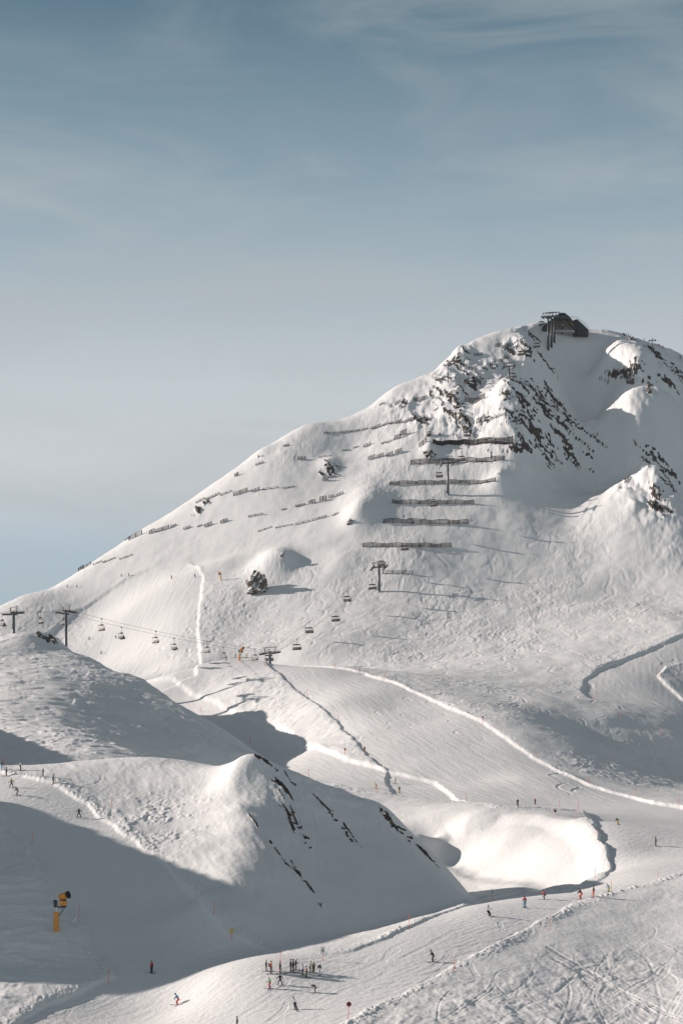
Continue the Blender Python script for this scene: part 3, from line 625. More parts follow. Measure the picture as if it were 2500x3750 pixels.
# one chair of each kind, then copies
def make_chair(kind):
    t = thing('lift_chair', 'x', 'chairlift chair', (0, 0, 0)); w = 1.75
    MB().box((0, 0, -.1), (.25, .7, .3)).build('grip', 'dark_steel', t)
    MB().tube([(0, 0, 0), (0, .15, -.8), (.0, .15, -1.5), (0, -.25, -2.1), (0, -.3, -2.45)], .07, 6).build('hanger', 'dark_steel', t, True)
    fr = MB()
    for s_ in (-1, 1):
        fr.tube([(s_ * .9, -.3, -2.3), (s_ * 1.5, -.25, -2.5), (s_ * w, -.1, -2.95), (s_ * w, .0, -3.6), (s_ * (w - .05), .45, -4.15)], .045, 5)
    fr.tube([(-.95, -.3, -2.3), (.95, -.3, -2.3)], .06, 5); fr.build('frame', 'dark_steel', t)
    cp = MB(); n = 7
    prof = [(-.95 * math.cos(math.pi * (k / n) * .9) * .6 - .35, -2.42 + .34 * math.sin(math.pi * k / n)) for k in range(n + 1)]
    vs = []; 
    for (y, z) in prof: vs += [(-1.35, y, z), (1.35, y, z), (-1.35, y, z - .06), (1.35, y, z - .06)]
    fs = []
    for k in range(n):
        a = 4 * k; fs += [(a, a + 1, a + 5, a + 4), (a + 2, a + 6, a + 7, a + 3), (a, a + 4, a + 6, a + 2), (a + 1, a + 3, a + 7, a + 5)]
    fs += [(0, 2, 3, 1), (4 * n, 4 * n + 1, 4 * n + 3, 4 * n + 2)]
    cp.add(vs, fs); cp.build('canopy', 'bubble_dark', t)
    if kind == 'empty':
        MB().box((0, .28, -3.45), (3.35, .12, .75)).build('backrest', 'backrest_beige', t)
        MB().box((0, -.05, -4.0), (3.45, .9, .46)).box((0, .32, -3.95), (3.45, .1, .5)).build('seat', 'seat_cushion', t)
    else:
        for k in range(6): MB().box((-1.4 + k * .56, -.28, -3.5), (.46, .1, .62)).build('backrest', 'backrest_grey', t)
        MB().box((0, .1, -3.98), (3.4, .8, .14)).build('seat', 'seat_cushion', t)
        MB().tube([(-1.6, .6, -3.6), (1.6, .6, -3.6)], .04, 5).build('safety_bar', 'dark_steel', t)
    return t
chairE, chairL = make_chair('empty'), make_chair('full')
def rope_at(side, u, vmax=None):
    pts = ropes[side]; best = None
    for a, b_ in zip(pts[:-1], pts[1:]):
        ua, ub = CU + F * a.x / a.y, CU + F * b_.x / b_.y
        if (ua - u) * (ub - u) <= 0 and ua != ub:
            return a.lerp(b_, (u - ua) / (ub - ua)), (b_ - a)
    return None
# seated rider: one continuous body
def skin_body(joints, bones, name, mats, sub=1):
    """joints: name -> (x, y, z, r); bones: (a, b, material index)"""
    keys = list(joints); me = bpy.data.meshes.new(name)
    me.from_pydata([joints[k][:3] for k in keys], [(keys.index(a), keys.index(b_)) for a, b_, _ in bones], [])
    o = bpy.data.objects.new(name, me); col.objects.link(o)
    m = o.modifiers.new('s', 'SKIN'); m.use_smooth_shade = True
    for k, sv in zip(keys, me.skin_vertices[0].data): r = joints[k][3] * (1.22 if k != 'head' and k != 'crown' else 1.0); sv.radius = (r, r) if not isinstance(r, tuple) else r; sv.use_root = False
    me.skin_vertices[0].data[0].use_root = True
    if sub: q = o.modifiers.new('q', 'SUBSURF'); q.levels = sub; q.render_levels = sub
    dg = bpy.context.evaluated_depsgraph_get(); ev = o.evaluated_get(dg); out = bpy.data.meshes.new_from_object(ev)
    col.objects.unlink(o); bpy.data.objects.remove(o)
    out.materials.clear()
    for mm in range(4): out.materials.append(MT[['black', 'charcoal', 'skin', 'rubber_black'][mm]])
    seg = [(Vector(joints[a][:3]), Vector(joints[b_][:3]), mi) for a, b_, mi in bones]
    for p in out.polygons:
        c = p.center; bd = 1e9
        for a, b_, mi in seg:
            ab = b_ - a; t = max(0, min(1, (c - a).dot(ab) / max(ab.length_squared, 1e-9))); dd = (a + ab * t - c).length
            if dd < bd: bd = dd; p.material_index = mi
        p.use_smooth = True
    return out
BONES = [('pelvis', 'belly', 1), ('belly', 'chest', 0), ('chest', 'neck', 0), ('neck', 'head', 2), ('head', 'crown', 2),
         ('chest', 'shL', 0), ('shL', 'elL', 0), ('elL', 'haL', 0), ('chest', 'shR', 0), ('shR', 'elR', 0), ('elR', 'haR', 0),
         ('pelvis', 'hiL', 1), ('hiL', 'knL', 1), ('knL', 'anL', 1), ('anL', 'toL', 3), ('pelvis', 'hiR', 1), ('hiR', 'knR', 1), ('knR', 'anR', 1), ('anR', 'toR', 3)]
def joints(hip=(0, 0, .92), chest=(0, .02, 1.32), neck=(0, .03, 1.5), head=(0, .05, 1.62), elL=None, haL=None, elR=None, haR=None, knL=(-.11, .06, .5), anL=(-.12, 0, .1), knR=(.11, .06, .5), anR=(.12, 0, .1), sw=.19):
    h, c = Vector(hip), Vector(chest)
    J = {'pelvis': (*h, .135), 'belly': (*h.lerp(c, .5), .14), 'chest': (*c, .16), 'neck': (*neck, .075), 'head': (*head, .095), 'crown': (head[0], head[1], head[2] + .1, .09)}
    J['shL'] = (c.x - sw, c.y, c.z + .08, .075); J['shR'] = (c.x + sw, c.y, c.z + .08, .075)
    elL = elL or (c.x - sw - .08, c.y - .05, c.z - .2); elR = elR or (c.x + sw + .08, c.y - .05, c.z - .2)
    haL = haL or (elL[0] - .02, elL[1] + .22, elL[2] - .12); haR = haR or (elR[0] + .02, elR[1] + .22, elR[2] - .12)
    J['elL'] = (*elL, .058); J['haL'] = (*haL, .05); J['elR'] = (*elR, .058); J['haR'] = (*haR, .05)
    J['hiL'] = (h.x - .11, h.y, h.z - .06, .105); J['hiR'] = (h.x + .11, h.y, h.z - .06, .105)
    J['knL'] = (*knL, .08); J['knR'] = (*knR, .08); J['anL'] = (*anL, .075); J['anR'] = (*anR, .075)
    J['toL'] = (anL[0], anL[1] + .17, anL[2] - .03, .06); J['toR'] = (anR[0], anR[1] + .17, anR[2] - .03, .06)
    return J
POSES = {
    'stand': joints(),
    'poles': joints(chest=(0, .06, 1.3), neck=(0, .1, 1.47), head=(0, .14, 1.58), elL=(-.3, .1, 1.1), haL=(-.32, .38, 1.02), elR=(.3, .1, 1.1), haR=(.32, .38, 1.02), knL=(-.11, .12, .5), knR=(.11, .12, .5)),
    'wide': joints(hip=(0, 0, .86), knL=(-.24, .08, .48), anL=(-.34, 0, .1), knR=(.24, .08, .48), anR=(.34, 0, .1), elL=(-.42, .02, 1.12), haL=(-.56, .12, .9), elR=(.42, .02, 1.12), haR=(.56, .12, .9), chest=(0, .05, 1.26), neck=(0, .08, 1.44), head=(0, .11, 1.56)),
    'ski': joints(hip=(0, -.12, .78), chest=(0, .16, 1.12), neck=(0, .26, 1.26), head=(0, .33, 1.37), elL=(-.34, .28, .98), haL=(-.4, .5, .88), elR=(.34, .28, .98), haR=(.4, .5, .88), knL=(-.13, .2, .47), anL=(-.14, 0, .1), knR=(.13, .2, .47), anR=(.14, 0, .1)),
    'carve': joints(hip=(.22, -.08, .78), chest=(.32, .12, 1.14), neck=(.32, .2, 1.31), head=(.31, .25, 1.42), elL=(-.04, .24, 1.02), haL=(-.28, .3, .9), elR=(.62, .18, 1.0), haR=(.78, .26, .86), knL=(.0, .14, .48), anL=(-.12, 0, .1), knR=(.2, .14, .46), anR=(.12, 0, .1)),
    'bend': joints(hip=(0, -.1, .84), chest=(0, .3, 1.1), neck=(0, .46, 1.08), head=(0, .56, 1.02), elL=(-.24, .42, .88), haL=(-.2, .5, .66), elR=(.24, .42, .88), haR=(.2, .5, .66), knL=(-.13, .1, .48), anL=(-.16, 0, .1), knR=(.13, .1, .48), anR=(.16, 0, .1)),
    'stride': joints(hip=(0, 0, .86), knL=(-.2, .25, .5), anL=(-.28, .34, .1), knR=(.2, -.1, .48), anR=(.3, -.34, .1), chest=(0, .05, 1.26), neck=(0, .07, 1.44), head=(0, .09, 1.56), elL=(-.3, .1, 1.05), haL=(-.3, .3, .95)),
    'seat': joints(hip=(0, .05, .15), chest=(0, -.02, .55), neck=(0, 0, .74), head=(0, .02, .88), elL=(-.24, .15, .36), haL=(-.18, .4, .35), elR=(.24, .15, .36), haR=(.18, .4, .35), knL=(-.12, .52, .12), anL=(-.12, .56, -.34), knR=(.12, .52, .12), anR=(.12, .56, -.34), sw=.17)}
BODY = {k: skin_body(J, BONES, 'body_' + k, ['black'] * 4, 1) for k, J in POSES.items()}
rider_mesh = skin_body(POSES['seat'], BONES, 'rider', ['charcoal', 'black', 'black', 'rubber_black'], 0)
rider_meshes = []
for (a, b_, c) in [('black', 'charcoal', 'black'), ('red', 'black', 'white'), ('navy', 'black', 'black'), ('orange_red', 'charcoal', 'black'), ('charcoal', 'navy', 'grey')]:
    m_ = rider_mesh.copy()
    for qi, q in enumerate((a, b_, c, 'rubber_black')): m_.materials[qi] = MT[q]
    rider_meshes.append(m_)
RIDES = [  # side, u, label
    (-1, 6, 'occupied lift chair cut by the left edge of the picture'), (1, 93, 'empty beige-backed lift chair between the two leftmost towers'), (-1, 146, 'occupied lift chair hanging behind the mast of the second tower from the left'),
    (1, 234, 'empty lift chair, first to the right of the left pair of towers'), (-1, 279, 'occupied lift chair over the far groomed run, nearer the left towers'), (1, 358, 'empty lift chair over the middle of the far groomed run'),
    (-1, 400, 'occupied lift chair low over the right part of the far groomed run'), (1, 475, 'empty lift chair at the lower right corner of the far groomed run'), (-1, 513, 'lift chair sunk mostly behind the snowy crest left of the orange gun'),
    (1, 585, 'lift chair half hidden behind the crest between orange gun and low tower'), (-1, 618, 'occupied lift chair directly beneath the low dark-armed tower'), (1, 682, 'empty lift chair, first one to the right of the low dark-armed tower'),
    (-1, 710, 'occupied lift chair, first one above the low dark-armed tower'), (1, 771, 'empty lift chair midway between the low tower and the tower above it'), (-1, 797, 'occupied lift chair midway up, above the middle empty one'),
    (1, 855, 'empty lift chair hanging left of the mast with the short barrier row'), (-1, 875, 'occupied lift chair seen just above the tower arms at the short barrier row'), (1, 929, 'dark lift chair in front of the lowest long barrier row'),
    (-1, 943, 'occupied lift chair above the second-lowest long barrier row'), (1, 995, 'empty lift chair in front of the third-lowest long barrier row'), (-1, 1008, 'occupied lift chair left of the tall tower among the barrier rows'),
    (1, 1060, 'empty lift chair between the two topmost long barrier rows'), (-1, 1072, 'occupied lift chair against the rocky gully left of the dark face'), (1, 1120, 'empty lift chair over the sunlit hollow with the slanting barriers'),
    (-1, 1131, 'occupied lift chair just below left of the small upper tower'), (1, 1177, 'empty lift chair beside the arms of the small upper tower'), (-1, 1195, 'occupied lift chair against the rocks under the summit ridge'),
    (1, 1232, 'empty lift chair low beside the three black summit masts'), (-1, 1243, 'occupied lift chair at the left end of the summit masthead'), (1, 1287, 'dark lift chair arriving under the roof of the summit station')]
SHORT = {6: 'chair cut by the left photo edge', 146: 'chair behind the second mast from the left', 279: 'chair over the far run nearer the left towers', 400: 'chair low over the right of the far run', 513: 'chair sunk behind the crest left of the gun',
         618: 'chair directly beneath the low dark-armed tower', 710: 'first chair above the low dark-armed tower', 797: 'chair between the low tower and the middle tower', 875: 'chair just above the short-row tower arms', 943: 'chair above the second-lowest long barrier row',
         1008: 'chair left of the tall barrier-row tower', 1072: 'chair against the rocky gully', 1131: 'chair below left of the small upper tower', 1195: 'chair against rocks under the summit ridge', 1243: 'chair at the left end of the summit masthead'}
usedE = usedL = False; nr = 0
for side, u, lb in RIDES:
    r = rope_at(side, u)
    if r is None: continue
    p, d = r
    src = chairE if side == 1 else chairL
    first = (side == 1 and not usedE) or (side == -1 and not usedL)
    c = src if first else copy_tree(src)
    if side == 1: usedE = True
    else: usedL = True
    c.scale = (1.1, 1.1, 1.1); c.location = p; c.rotation_euler = (0, 0, math.atan2(d.y, d.x) - math.pi / 2)
    tag(c, lb, 'chairlift chair', 'chairs hanging on the chairlift')
    if side == -1:
        Rz = Matrix.Rotation(c.rotation_euler.z, 3, 'Z')
        for k in range(6):
            if (nr * 7 + k * 3) % 11 == 0 or u == 513: continue
            o = link('person', rider_meshes[(nr + k * 2) % 5]); o.location = p + Rz @ Vector((-1.4 + k * .56, .12, -3.93)) * 1.1; o.rotation_euler = c.rotation_euler
            tag(o, 'rider ' + ['one', 'two', 'three', 'four', 'five', 'six'][k] + ' from the left on the ' + SHORT[u], 'person', 'riders seated on the occupied chairs')
        nr += 1

# other small lifts near the skyline
def t_bar_tower(u, v, vt, label, Dmin):
    p = on_ground(u, v, Dmin, 1140); H = (v - vt) / F * p.y
    t = thing('lift_mast', label, 'lift mast', p, -.3)
    MB().tube([(0, 0, -1), (0, 0, H)], .32, 8, .22).build('mast', 'galvanised_steel', t)
    MB().box((0, 0, H), (4.2, .4, .4)).box((0, 0, H + .8), (2.6, .2, .2)).build('cross_arm', 'dark_steel', t)
    for s_ in (-1, 1): MB().box((s_ * 1.9, 0, H - .1), (.4, 2.4, .7)).build('sheave_train', 'dark_steel', t)
    MB().tube([(0, 0, H), (0, 0, H + 1.8)], .1, 5).build('lightning_rod', 'dark_steel', t)
t_bar_tower(1028, 880, 840, 'slender lift mast leaning on the left skyline beside jagged rocks', 900)
t_bar_tower(1497, 808, 783, 'small lift mast on the skyline right of the summit station', 1000)

# ------------------------------------------------------------------ summit station
def station():
    y0 = 1098.0; k = y0 / F; px = lambda u: (u - 1300) * k
    g = min(st_p.z, (HV - 762) / F * y0)
    t = thing('summit_station', 'dark summit lift station with an arched open front and side stairs', 'lift station', ((1300 - CU) * k, y0, g))
    z = lambda v: (761 - v) * k
    outer = [(px(1241), z(765)), (px(1243), z(754)), (px(1262), z(739)), (px(1280), z(727)), (px(1290), z(724)), (px(1297), z(724.5)), (px(1306), z(733)), (px(1318), z(748)), (px(1325), z(761)), (px(1325), z(768))]
    inner = [(px(1272), z(768)), (px(1270), z(750)), (px(1271), z(740)), (px(1301), z(738.5)), (px(1313), z(750)), (px(1318), z(768))]
    # front arch as a ring, roof shell behind it
    n_ = 14
    def resample(pl, n):
        P_ = [Vector((a, 0, b_)) for a, b_ in pl]; L_ = [0]
        for a, b_ in zip(P_[:-1], P_[1:]): L_.append(L_[-1] + (b_ - a).length)
        out = []
        for i in range(n):
            s_ = L_[-1] * i / (n - 1); j = max(0, min(len(L_) - 2, int(np.searchsorted(L_, s_)) - 1)); tt = (s_ - L_[j]) / max(L_[j + 1] - L_[j], 1e-6); out.append(P_[j].lerp(P_[j + 1], tt))
        return out
    O, I = resample(outer, n_), resample(inner, n_)
    fr = MB(); vs = []
    for a, b_ in zip(O, I): vs += [(a.x, -4, a.z), (b_.x, -4, b_.z), (a.x, -3.4, a.z), (b_.x, -3.4, b_.z)]
    fs = []
    for i in range(n_ - 1):
        a = 4 * i; fs += [(a, a + 1, a + 5, a + 4), (a + 2, a + 6, a + 7, a + 3), (a + 1, a + 3, a + 7, a + 5), (a, a + 4, a + 6, a + 2)]
    fr.add(vs, fs); fr.build('front_arch', 'roof_sheet', t)
    sh = MB(); vs = []
    for a in O: vs += [(a.x, -4.8, a.z + .1), (a.x, 11, a.z * .9 + .1), (a.x * .985, -4.8, a.z - .25), (a.x * .985, 11, a.z * .9 - .25)]
    fs = []
    for i in range(n_ - 1):
        a = 4 * i; fs += [(a, a + 4, a + 5, a + 1), (a + 2, a + 3, a + 7, a + 6), (a, a + 2, a + 6, a + 4), (a + 1, a + 5, a + 7, a + 3)]
    sh.add(vs, fs); sh.build('roof', 'roof_sheet', t)
    MB().prism([(a.x * .97, a.z - .3) for a in O], 4.0, 4.3).build('inner_wall', 'station_interior', t)
    MB().box((px(1289), -2.2, z(755)), (1.1, 1.1, 7)).build('column', 'dark_steel', t)
    MB().box((px(1287), -4.6, z(733)), (7, 2.2, 2.2)).tube([(px(1287), -4.6, z(731) + 1.2), (px(1287), -4.6, z(731) + 1.6)], 2.6, 16).build('bullwheel_housing', 'dark_steel', t)
    MB().box((px(1296), 0, z(763)), (15, 8, 1.2)).build('platform', 'concrete', t)
    an = MB().prism([(px(1316), z(770)), (px(1316), z(735)), (px(1324), z(733)), (px(1335), z(743)), (px(1350), z(757)), (px(1350), z(770))], -1.0, 7.0).build('side_building', 'roof_sheet', t)
    ra = MB(); A = [(px(1302), z(731)), (px(1323), z(731.5)), (px(1335), z(741)), (px(1350), z(755))]
    for off in (0, .8): ra.tube([(a, -1.2, b_ + .4 + off) for a, b_ in A], .05, 4)
    for i in range(len(A) - 1):
        for q in range(5):
            a = A[i][0] + (A[i + 1][0] - A[i][0]) * q / 5; b_ = A[i][1] + (A[i + 1][1] - A[i][1]) * q / 5; ra.tube([(a, -1.2, b_ - .6), (a, -1.2, b_ + 1.2)], .05, 4)
    ra.build('stair_railing', 'galvanised_steel', t)
    MB().box((px(1310), -4.95, z(748)), (.25, .1, 3.2), Matrix.Rotation(-.7, 3, 'Y')).build('warning_stripe', 'sign_yellow', t)
station()
for u, vb, D, lb in [(1258, 801, 1079, 'leftmost and nearest of the three black masts below the summit station'), (1265.5, 795, 1084, 'middle one of the three black masts below the summit station'), (1272, 787, 1090, 'rightmost of the three black masts below the summit station')]:
    x = (u - CU) / F * D; zb = (HV - vb) / F * D; zt = (HV - 727) / F * D; g = min(zb, ground(x, D)); d = heading(7)
    t = thing('summit_mast', lb, 'lift mast', (x, D, g), math.atan2(d.y, d.x) - math.pi / 2, 'black masts carrying the lift into the summit station')
    H = zt - g
    MB().tube([(0, 0, -2), (0, 0, H)], .72, 12, .45).build('mast', 'dark_steel', t, True)
    for zz in (zb - g + 3.6, zb - g + 4.8): MB().tube([(0, 0, zz), (0, 0, zz + .25)], .78, 12).build('flange', 'galvanised_steel', t)
    MB().box((0, 0, H), (7.0, .6, .6)).build('cross_arm', 'dark_steel', t)
    MB().box((0, 0, H + 2.3), (7.2, .3, .3)).build('lifting_frame', 'dark_steel', t)
    for s_ in (-1, 1):
        MB().beam((s_ * 2.5, 0, H), (s_ * 3.0, 0, H + 2.2), .28, .28).build('frame_leg', 'dark_steel', t)
        T = MB().box((s_ * 3.3, 0, H - .3), (.3, 5, .6))
        for k in range(6): T.tube([(s_ * 3.3 - .2, -2.2 + k * .88, H + .1), (s_ * 3.3 + .2, -2.2 + k * .88, H + .1)], .3, 8)
        T.build('sheave_train', 'dark_steel', t)

# ------------------------------------------------------------------ avalanche barriers
BAR_ROWS = [
 ('the row below the dark rock face', [(994, 1023, 1177, 1023, 13), (962, 1023, 979, 1022, 8)]),
 ('the long row behind the tall tower head', [(943, 1069, 1157, 1061, 9)]),
 ('the third long row, beside the tall tower foot', [(895, 1114, 1137, 1111, 7)]),
 ('the fourth long row, casting ribbed shadows', [(901, 1158, 1087, 1159, 8)]),
 ('the fifth long row, casting broad shadows', [(880, 1203, 1074, 1206, 9)]),
 ('the lowest full row on the central slope', [(833, 1257, 1035, 1259, 8)]),
 ('the short row beside the tower arms', [(879, 1318, 947, 1319, 6)]),
 ('the sunlit hollow left of rocks', [(1068, 925, 1113, 919, 11), (1093, 971, 1113, 966, 9), (1117, 966, 1161, 960, 5)]),
 ('the rocks left of the upper gully', [(1025, 906, 1047, 904, 6), (1086, 880, 1102, 879, 10), (997, 944, 1006, 941, 3), (1012, 933, 1019, 929, 6)]),
 ('the slanting row below the upper tower', [(1076, 850, 1091, 849, 6), (1107, 850, 1118, 848, 4), (1124, 840, 1136, 838, 7), (1143, 834, 1153, 831, 6), (1156, 827, 1166, 823, 6)]),
 ('the topmost slopes left of the summit', [(1089, 818, 1106, 817, 5), (1137, 798, 1152, 797, 7), (1160, 797, 1172, 796, 6), (1177, 789, 1187, 789, 2), (1194, 783, 1204, 778, 2)]),
 ('the high row just under the left skyline', [(871, 930, 881, 932, 3), (907, 930, 919, 928, 6), (922, 926, 934, 922, 6), (950, 922, 963, 921, 7), (966, 919, 980, 915, 6)]),
 ('the upper row crossing the bright flank', [(744, 998, 759, 997, 3), (765, 997, 825, 991, 3), (831, 989, 844, 988, 2), (852, 985, 861, 984, 4), (863, 984, 874, 982, 5), (879, 978, 890, 977, 4), (894, 976, 905, 974, 4), (909, 973, 922, 972, 6), (927, 969, 939, 968, 5), (942, 968, 956, 964, 6), (965, 960, 980, 958, 5)]),
 ('the second bright-flank row', [(684, 1058, 701, 1056, 6), (733, 1051, 760, 1046, 1.5), (787, 1037, 803, 1032, 1.5), (811, 1029, 822, 1027, 2), (835, 1027, 851, 1025, 5), (875, 1021, 884, 1019, 3), (887, 1018, 905, 1012, 3), (906, 1011, 918, 1005, 8), (919, 1001, 933, 998, 10)]),
 ('the short row left of the boulder', [(846, 1057, 860, 1055, 7), (866, 1052, 880, 1051, 6), (887, 1048, 901, 1046, 7), (908, 1044, 922, 1042, 7)]),
 ('the slope beneath the lone outcrop', [(742, 1106, 753, 1102, 7), (754, 1102, 781, 1094, 3)]),
 ('the upper broken row, left flank', [(451, 1155, 469, 1150, 4), (473, 1149, 485, 1145, 4), (489, 1141, 503, 1138, 4), (507, 1135, 531, 1133, 3), (537, 1133, 567, 1132, 6), (579, 1130, 595, 1129, 5), (604, 1125, 638, 1123, 3), (651, 1123, 675, 1121, 2)]),
 ('the middle broken row, left flank', [(454, 1209, 464, 1208, 2), (471, 1208, 486, 1207, 6), (507, 1203, 522, 1201, 6), (571, 1188, 603, 1184, 4), (647, 1171, 657, 1171, 2), (679, 1165, 688, 1164, 4), (690, 1163, 700, 1161, 4), (710, 1159, 723, 1156, 7), (734, 1151, 749, 1148, 9), (756, 1143, 768, 1142, 5), (773, 1139, 787, 1136, 5)]),
 ('the thin row above the large crag', [(594, 1218, 623, 1218, 1.5), (633, 1213, 670, 1208, 2), (680, 1205, 711, 1199, 3), (717, 1197, 749, 1189, 4), (763, 1185, 775, 1184, 3)]),
 ('the left skyline by the rock notch', [(540, 1091, 547, 1094, 6), (588, 1068, 604, 1066, 4), (651, 1027, 663, 1025, 3)]),
 ('the row climbing to the left skyline', [(290, 1239, 298, 1237, 3), (299, 1236, 325, 1230, 8), (344, 1225, 355, 1223, 7), (359, 1220, 388, 1214, 6), (393, 1212, 404, 1210, 4), (423, 1215, 437, 1213, 4)]),
 ('the lowest row at the left skyline', [(181, 1312, 192, 1305, 7), (193, 1304, 208, 1299, 5), (216, 1297, 232, 1294, 1.5), (237, 1293, 245, 1291, 3), (250, 1288, 264, 1286, 2), (276, 1283, 303, 1280, 2)])]
ORD = ['first', 'second', 'third', 'fourth', 'fifth', 'sixth', 'seventh', 'eighth', 'ninth', 'tenth', 'eleventh']
def barrier(u0, v0, u1, v1, h, label, group):
    um = (u0 + u1) / 2; pm = on_ground(um, (v0 + v1) / 2, 760, 1110); k = pm.y / F
    L_ = (u1 - u0) * k; npan = max(1, int(round(L_ / 4.6))); nseg = npan * 2
    P_ = []
    for i in range(nseg + 1):
        t = i / nseg; p = on_ground(u0 + (u1 - u0) * t, v0 + (v1 - v0) * t, pm.y - 25, pm.y + 25)
        P_.append(p)
    ys = np.array([p.y for p in P_]); ys = np.convolve(np.pad(ys, 2, 'edge'), np.ones(5) / 5, 'valid') if len(ys) > 4 else np.full(len(ys), pm.y)
    P_ = [Vector((p.x, y, ground(p.x, y))) for p, y in zip(P_, ys)]
    H = max(0.5, h * k * 1.0)
    if npan > 5: Hs = [H * (0.62 + 0.5 * i / nseg) if h >= 13 else H * (.8 + .35 * abs(math.sin(i * .6 + u0))) for i in range(nseg + 1)]
    else: Hs = [H * random.uniform(.9, 1.1) for _ in P_]
    t = thing('avalanche_barrier', label, 'snow barrier', pm, 0.0, group)
    nr_ = 5 if H > 2.2 else (4 if H > 1.3 else 3 if H > .7 else 2)
    up_ = Vector((0, -.28, 1)); th = (.17 if npan > 5 else .125) * max(H, .9)
    for r_ in range(nr_):
        f = .14 + .86 * r_ / (nr_ - 1) if nr_ > 1 else 1
        m_ = MB()
        for i in range(nseg):
            a = P_[i] - pm + up_ * Hs[i] * f; b_ = P_[i + 1] - pm + up_ * Hs[i + 1] * f; m_.beam(a, b_, .16, th)
        m_.build('rail', 'rusty_steel', t)
    for i in range(0, nseg + 1):
        if i % 2 and nseg > 2: continue
        a = P_[i] - pm
        m_ = MB().beam(a - Vector((0, 0, .5)), a + up_ * Hs[i] * 1.06, .32, .32)
        m_.beam(a + up_ * Hs[i] * .75, a + Vector((0, -Hs[i] * .75, -.55 * Hs[i] * .4)), .2, .2)
        m_.build('post', 'rusty_steel', t)
random.seed(5)
for row, items in BAR_ROWS:
    n_ = len(items)
    for i, it in enumerate(items):
        size = 'long' if it[2] - it[0] > 60 else 'wide' if it[2] - it[0] > 20 else 'nearly buried' if it[4] < 3 else 'small' if it[4] < 6 else 'tall'
        items_x = sorted(q[0] for q in items); which = 'forming ' if n_ == 1 else (ORD[items_x.index(it[0])] + ' from left in ')
        rw = row.replace('steel ', '')
        barrier(*it, size + ' dark avalanche barrier, ' + which + rw, 'steel avalanche barriers across the mountain face')

# ------------------------------------------------------------------ rock outcrops standing out of the snow
def rock_material():
    m = bpy.data.materials.new('outcrop_rock'); m.use_nodes = True; nt = m.node_tree; L = nt.links.new; bs = nt.nodes['Principled BSDF']; bs.inputs['Roughness'].default_value = .85
    tc = N(nt, 'ShaderNodeTexCoord'); ge = N(nt, 'ShaderNodeNewGeometry'); sp = N(nt, 'ShaderNodeSeparateXYZ'); L(ge.outputs['Normal'], sp.inputs[0])
    n = N(nt, 'ShaderNodeTexNoise'); n.inputs['Scale'].default_value = .55; n.inputs['Detail'].default_value = 9; n.inputs['Roughness'].default_value = .7; L(tc.outputs['Object'], n.inputs['Vector'])
    rk = ramp(nt, [(.3, (.02, .018, .017)), (.45, (.075, .06, .047)), (.58, (.2, .145, .095)), (.7, (.34, .27, .2))]); L(n.outputs['Fac'], rk.inputs[0])
    n2 = N(nt, 'ShaderNodeTexNoise'); n2.inputs['Scale'].default_value = .42; n2.inputs['Detail'].default_value = 6; L(tc.outputs['Object'], n2.inputs['Vector'])
    a = N(nt, 'ShaderNodeMath', operation='MULTIPLY_ADD'); L(n2.outputs['Fac'], a.inputs[0]); a.inputs[1].default_value = 2.0; L(sp.outputs['Z'], a.inputs[2])
    cr = ramp(nt, [(.0, (0, 0, 0)), (1, (1, 1, 1))]); mr = N(nt, 'ShaderNodeMapRange'); L(a.outputs[0], mr.inputs[0]); mr.inputs[1].default_value = 1.28; mr.inputs[2].default_value = 1.36
    mx = N(nt, 'ShaderNodeMix', data_type='RGBA'); L(mr.outputs[0], mx.inputs[0]); L(rk.outputs[0], mx.inputs[6]); mx.inputs[7].default_value = (.83, .84, .85, 1); L(mx.outputs[2], bs.inputs['Base Color'])
    return m
M_rock = rock_material()
from mathutils import noise as mn
def rock(u, v, w, h, label, seed, Dmin=180, sub=5):
    p = on_ground(u, v, Dmin, 1150); k = p.y / F; W, H = w * k, h * k
    bmx = bmesh.new(); bmesh.ops.create_icosphere(bmx, subdivisions=sub, radius=1)
    rr = random.Random(seed); planes = []
    for q in range(16):
        n_ = Vector((rr.gauss(0, 1), rr.gauss(0, 1), rr.gauss(0, .55))).normalized(); planes.append((n_, rr.uniform(.62, .95)))
    s_ = Vector((seed * 3.1, seed, 0)); tilt = rr.uniform(-.25, .25)
    for q in bmx.verts:
        d = q.co.normalized(); r = 1.15
        for n_, c in planes:
            dn = d.dot(n_)
            if dn > 1e-3: r = min(r, c / dn)
        r *= 1 + .16 * mn.noise(d * 2.1 + s_) + .20 * (.5 - abs(mn.noise(Vector((d.x * 4 + d.z, d.y * 4, d.z * 3)) + s_))) + .12 * (.5 - abs(mn.noise(d * 11 + s_))) + .05 * mn.noise(d * 24 + s_)
        x_, z_ = d.x * r, d.z * r
        q.co = Vector(((x_ * (1 - .10 * z_) + tilt * z_) * W / 2, d.y * r * W / 2 * .8, z_ * H / 2))
    me = bpy.data.meshes.new('rock'); bmx.to_mesh(me); bmx.free(); me.materials.append(M_rock)
    o = link('rock_outcrop', me); o.location = p + Vector((0, W * .15, H * .38)); tag(o, label, 'rock')
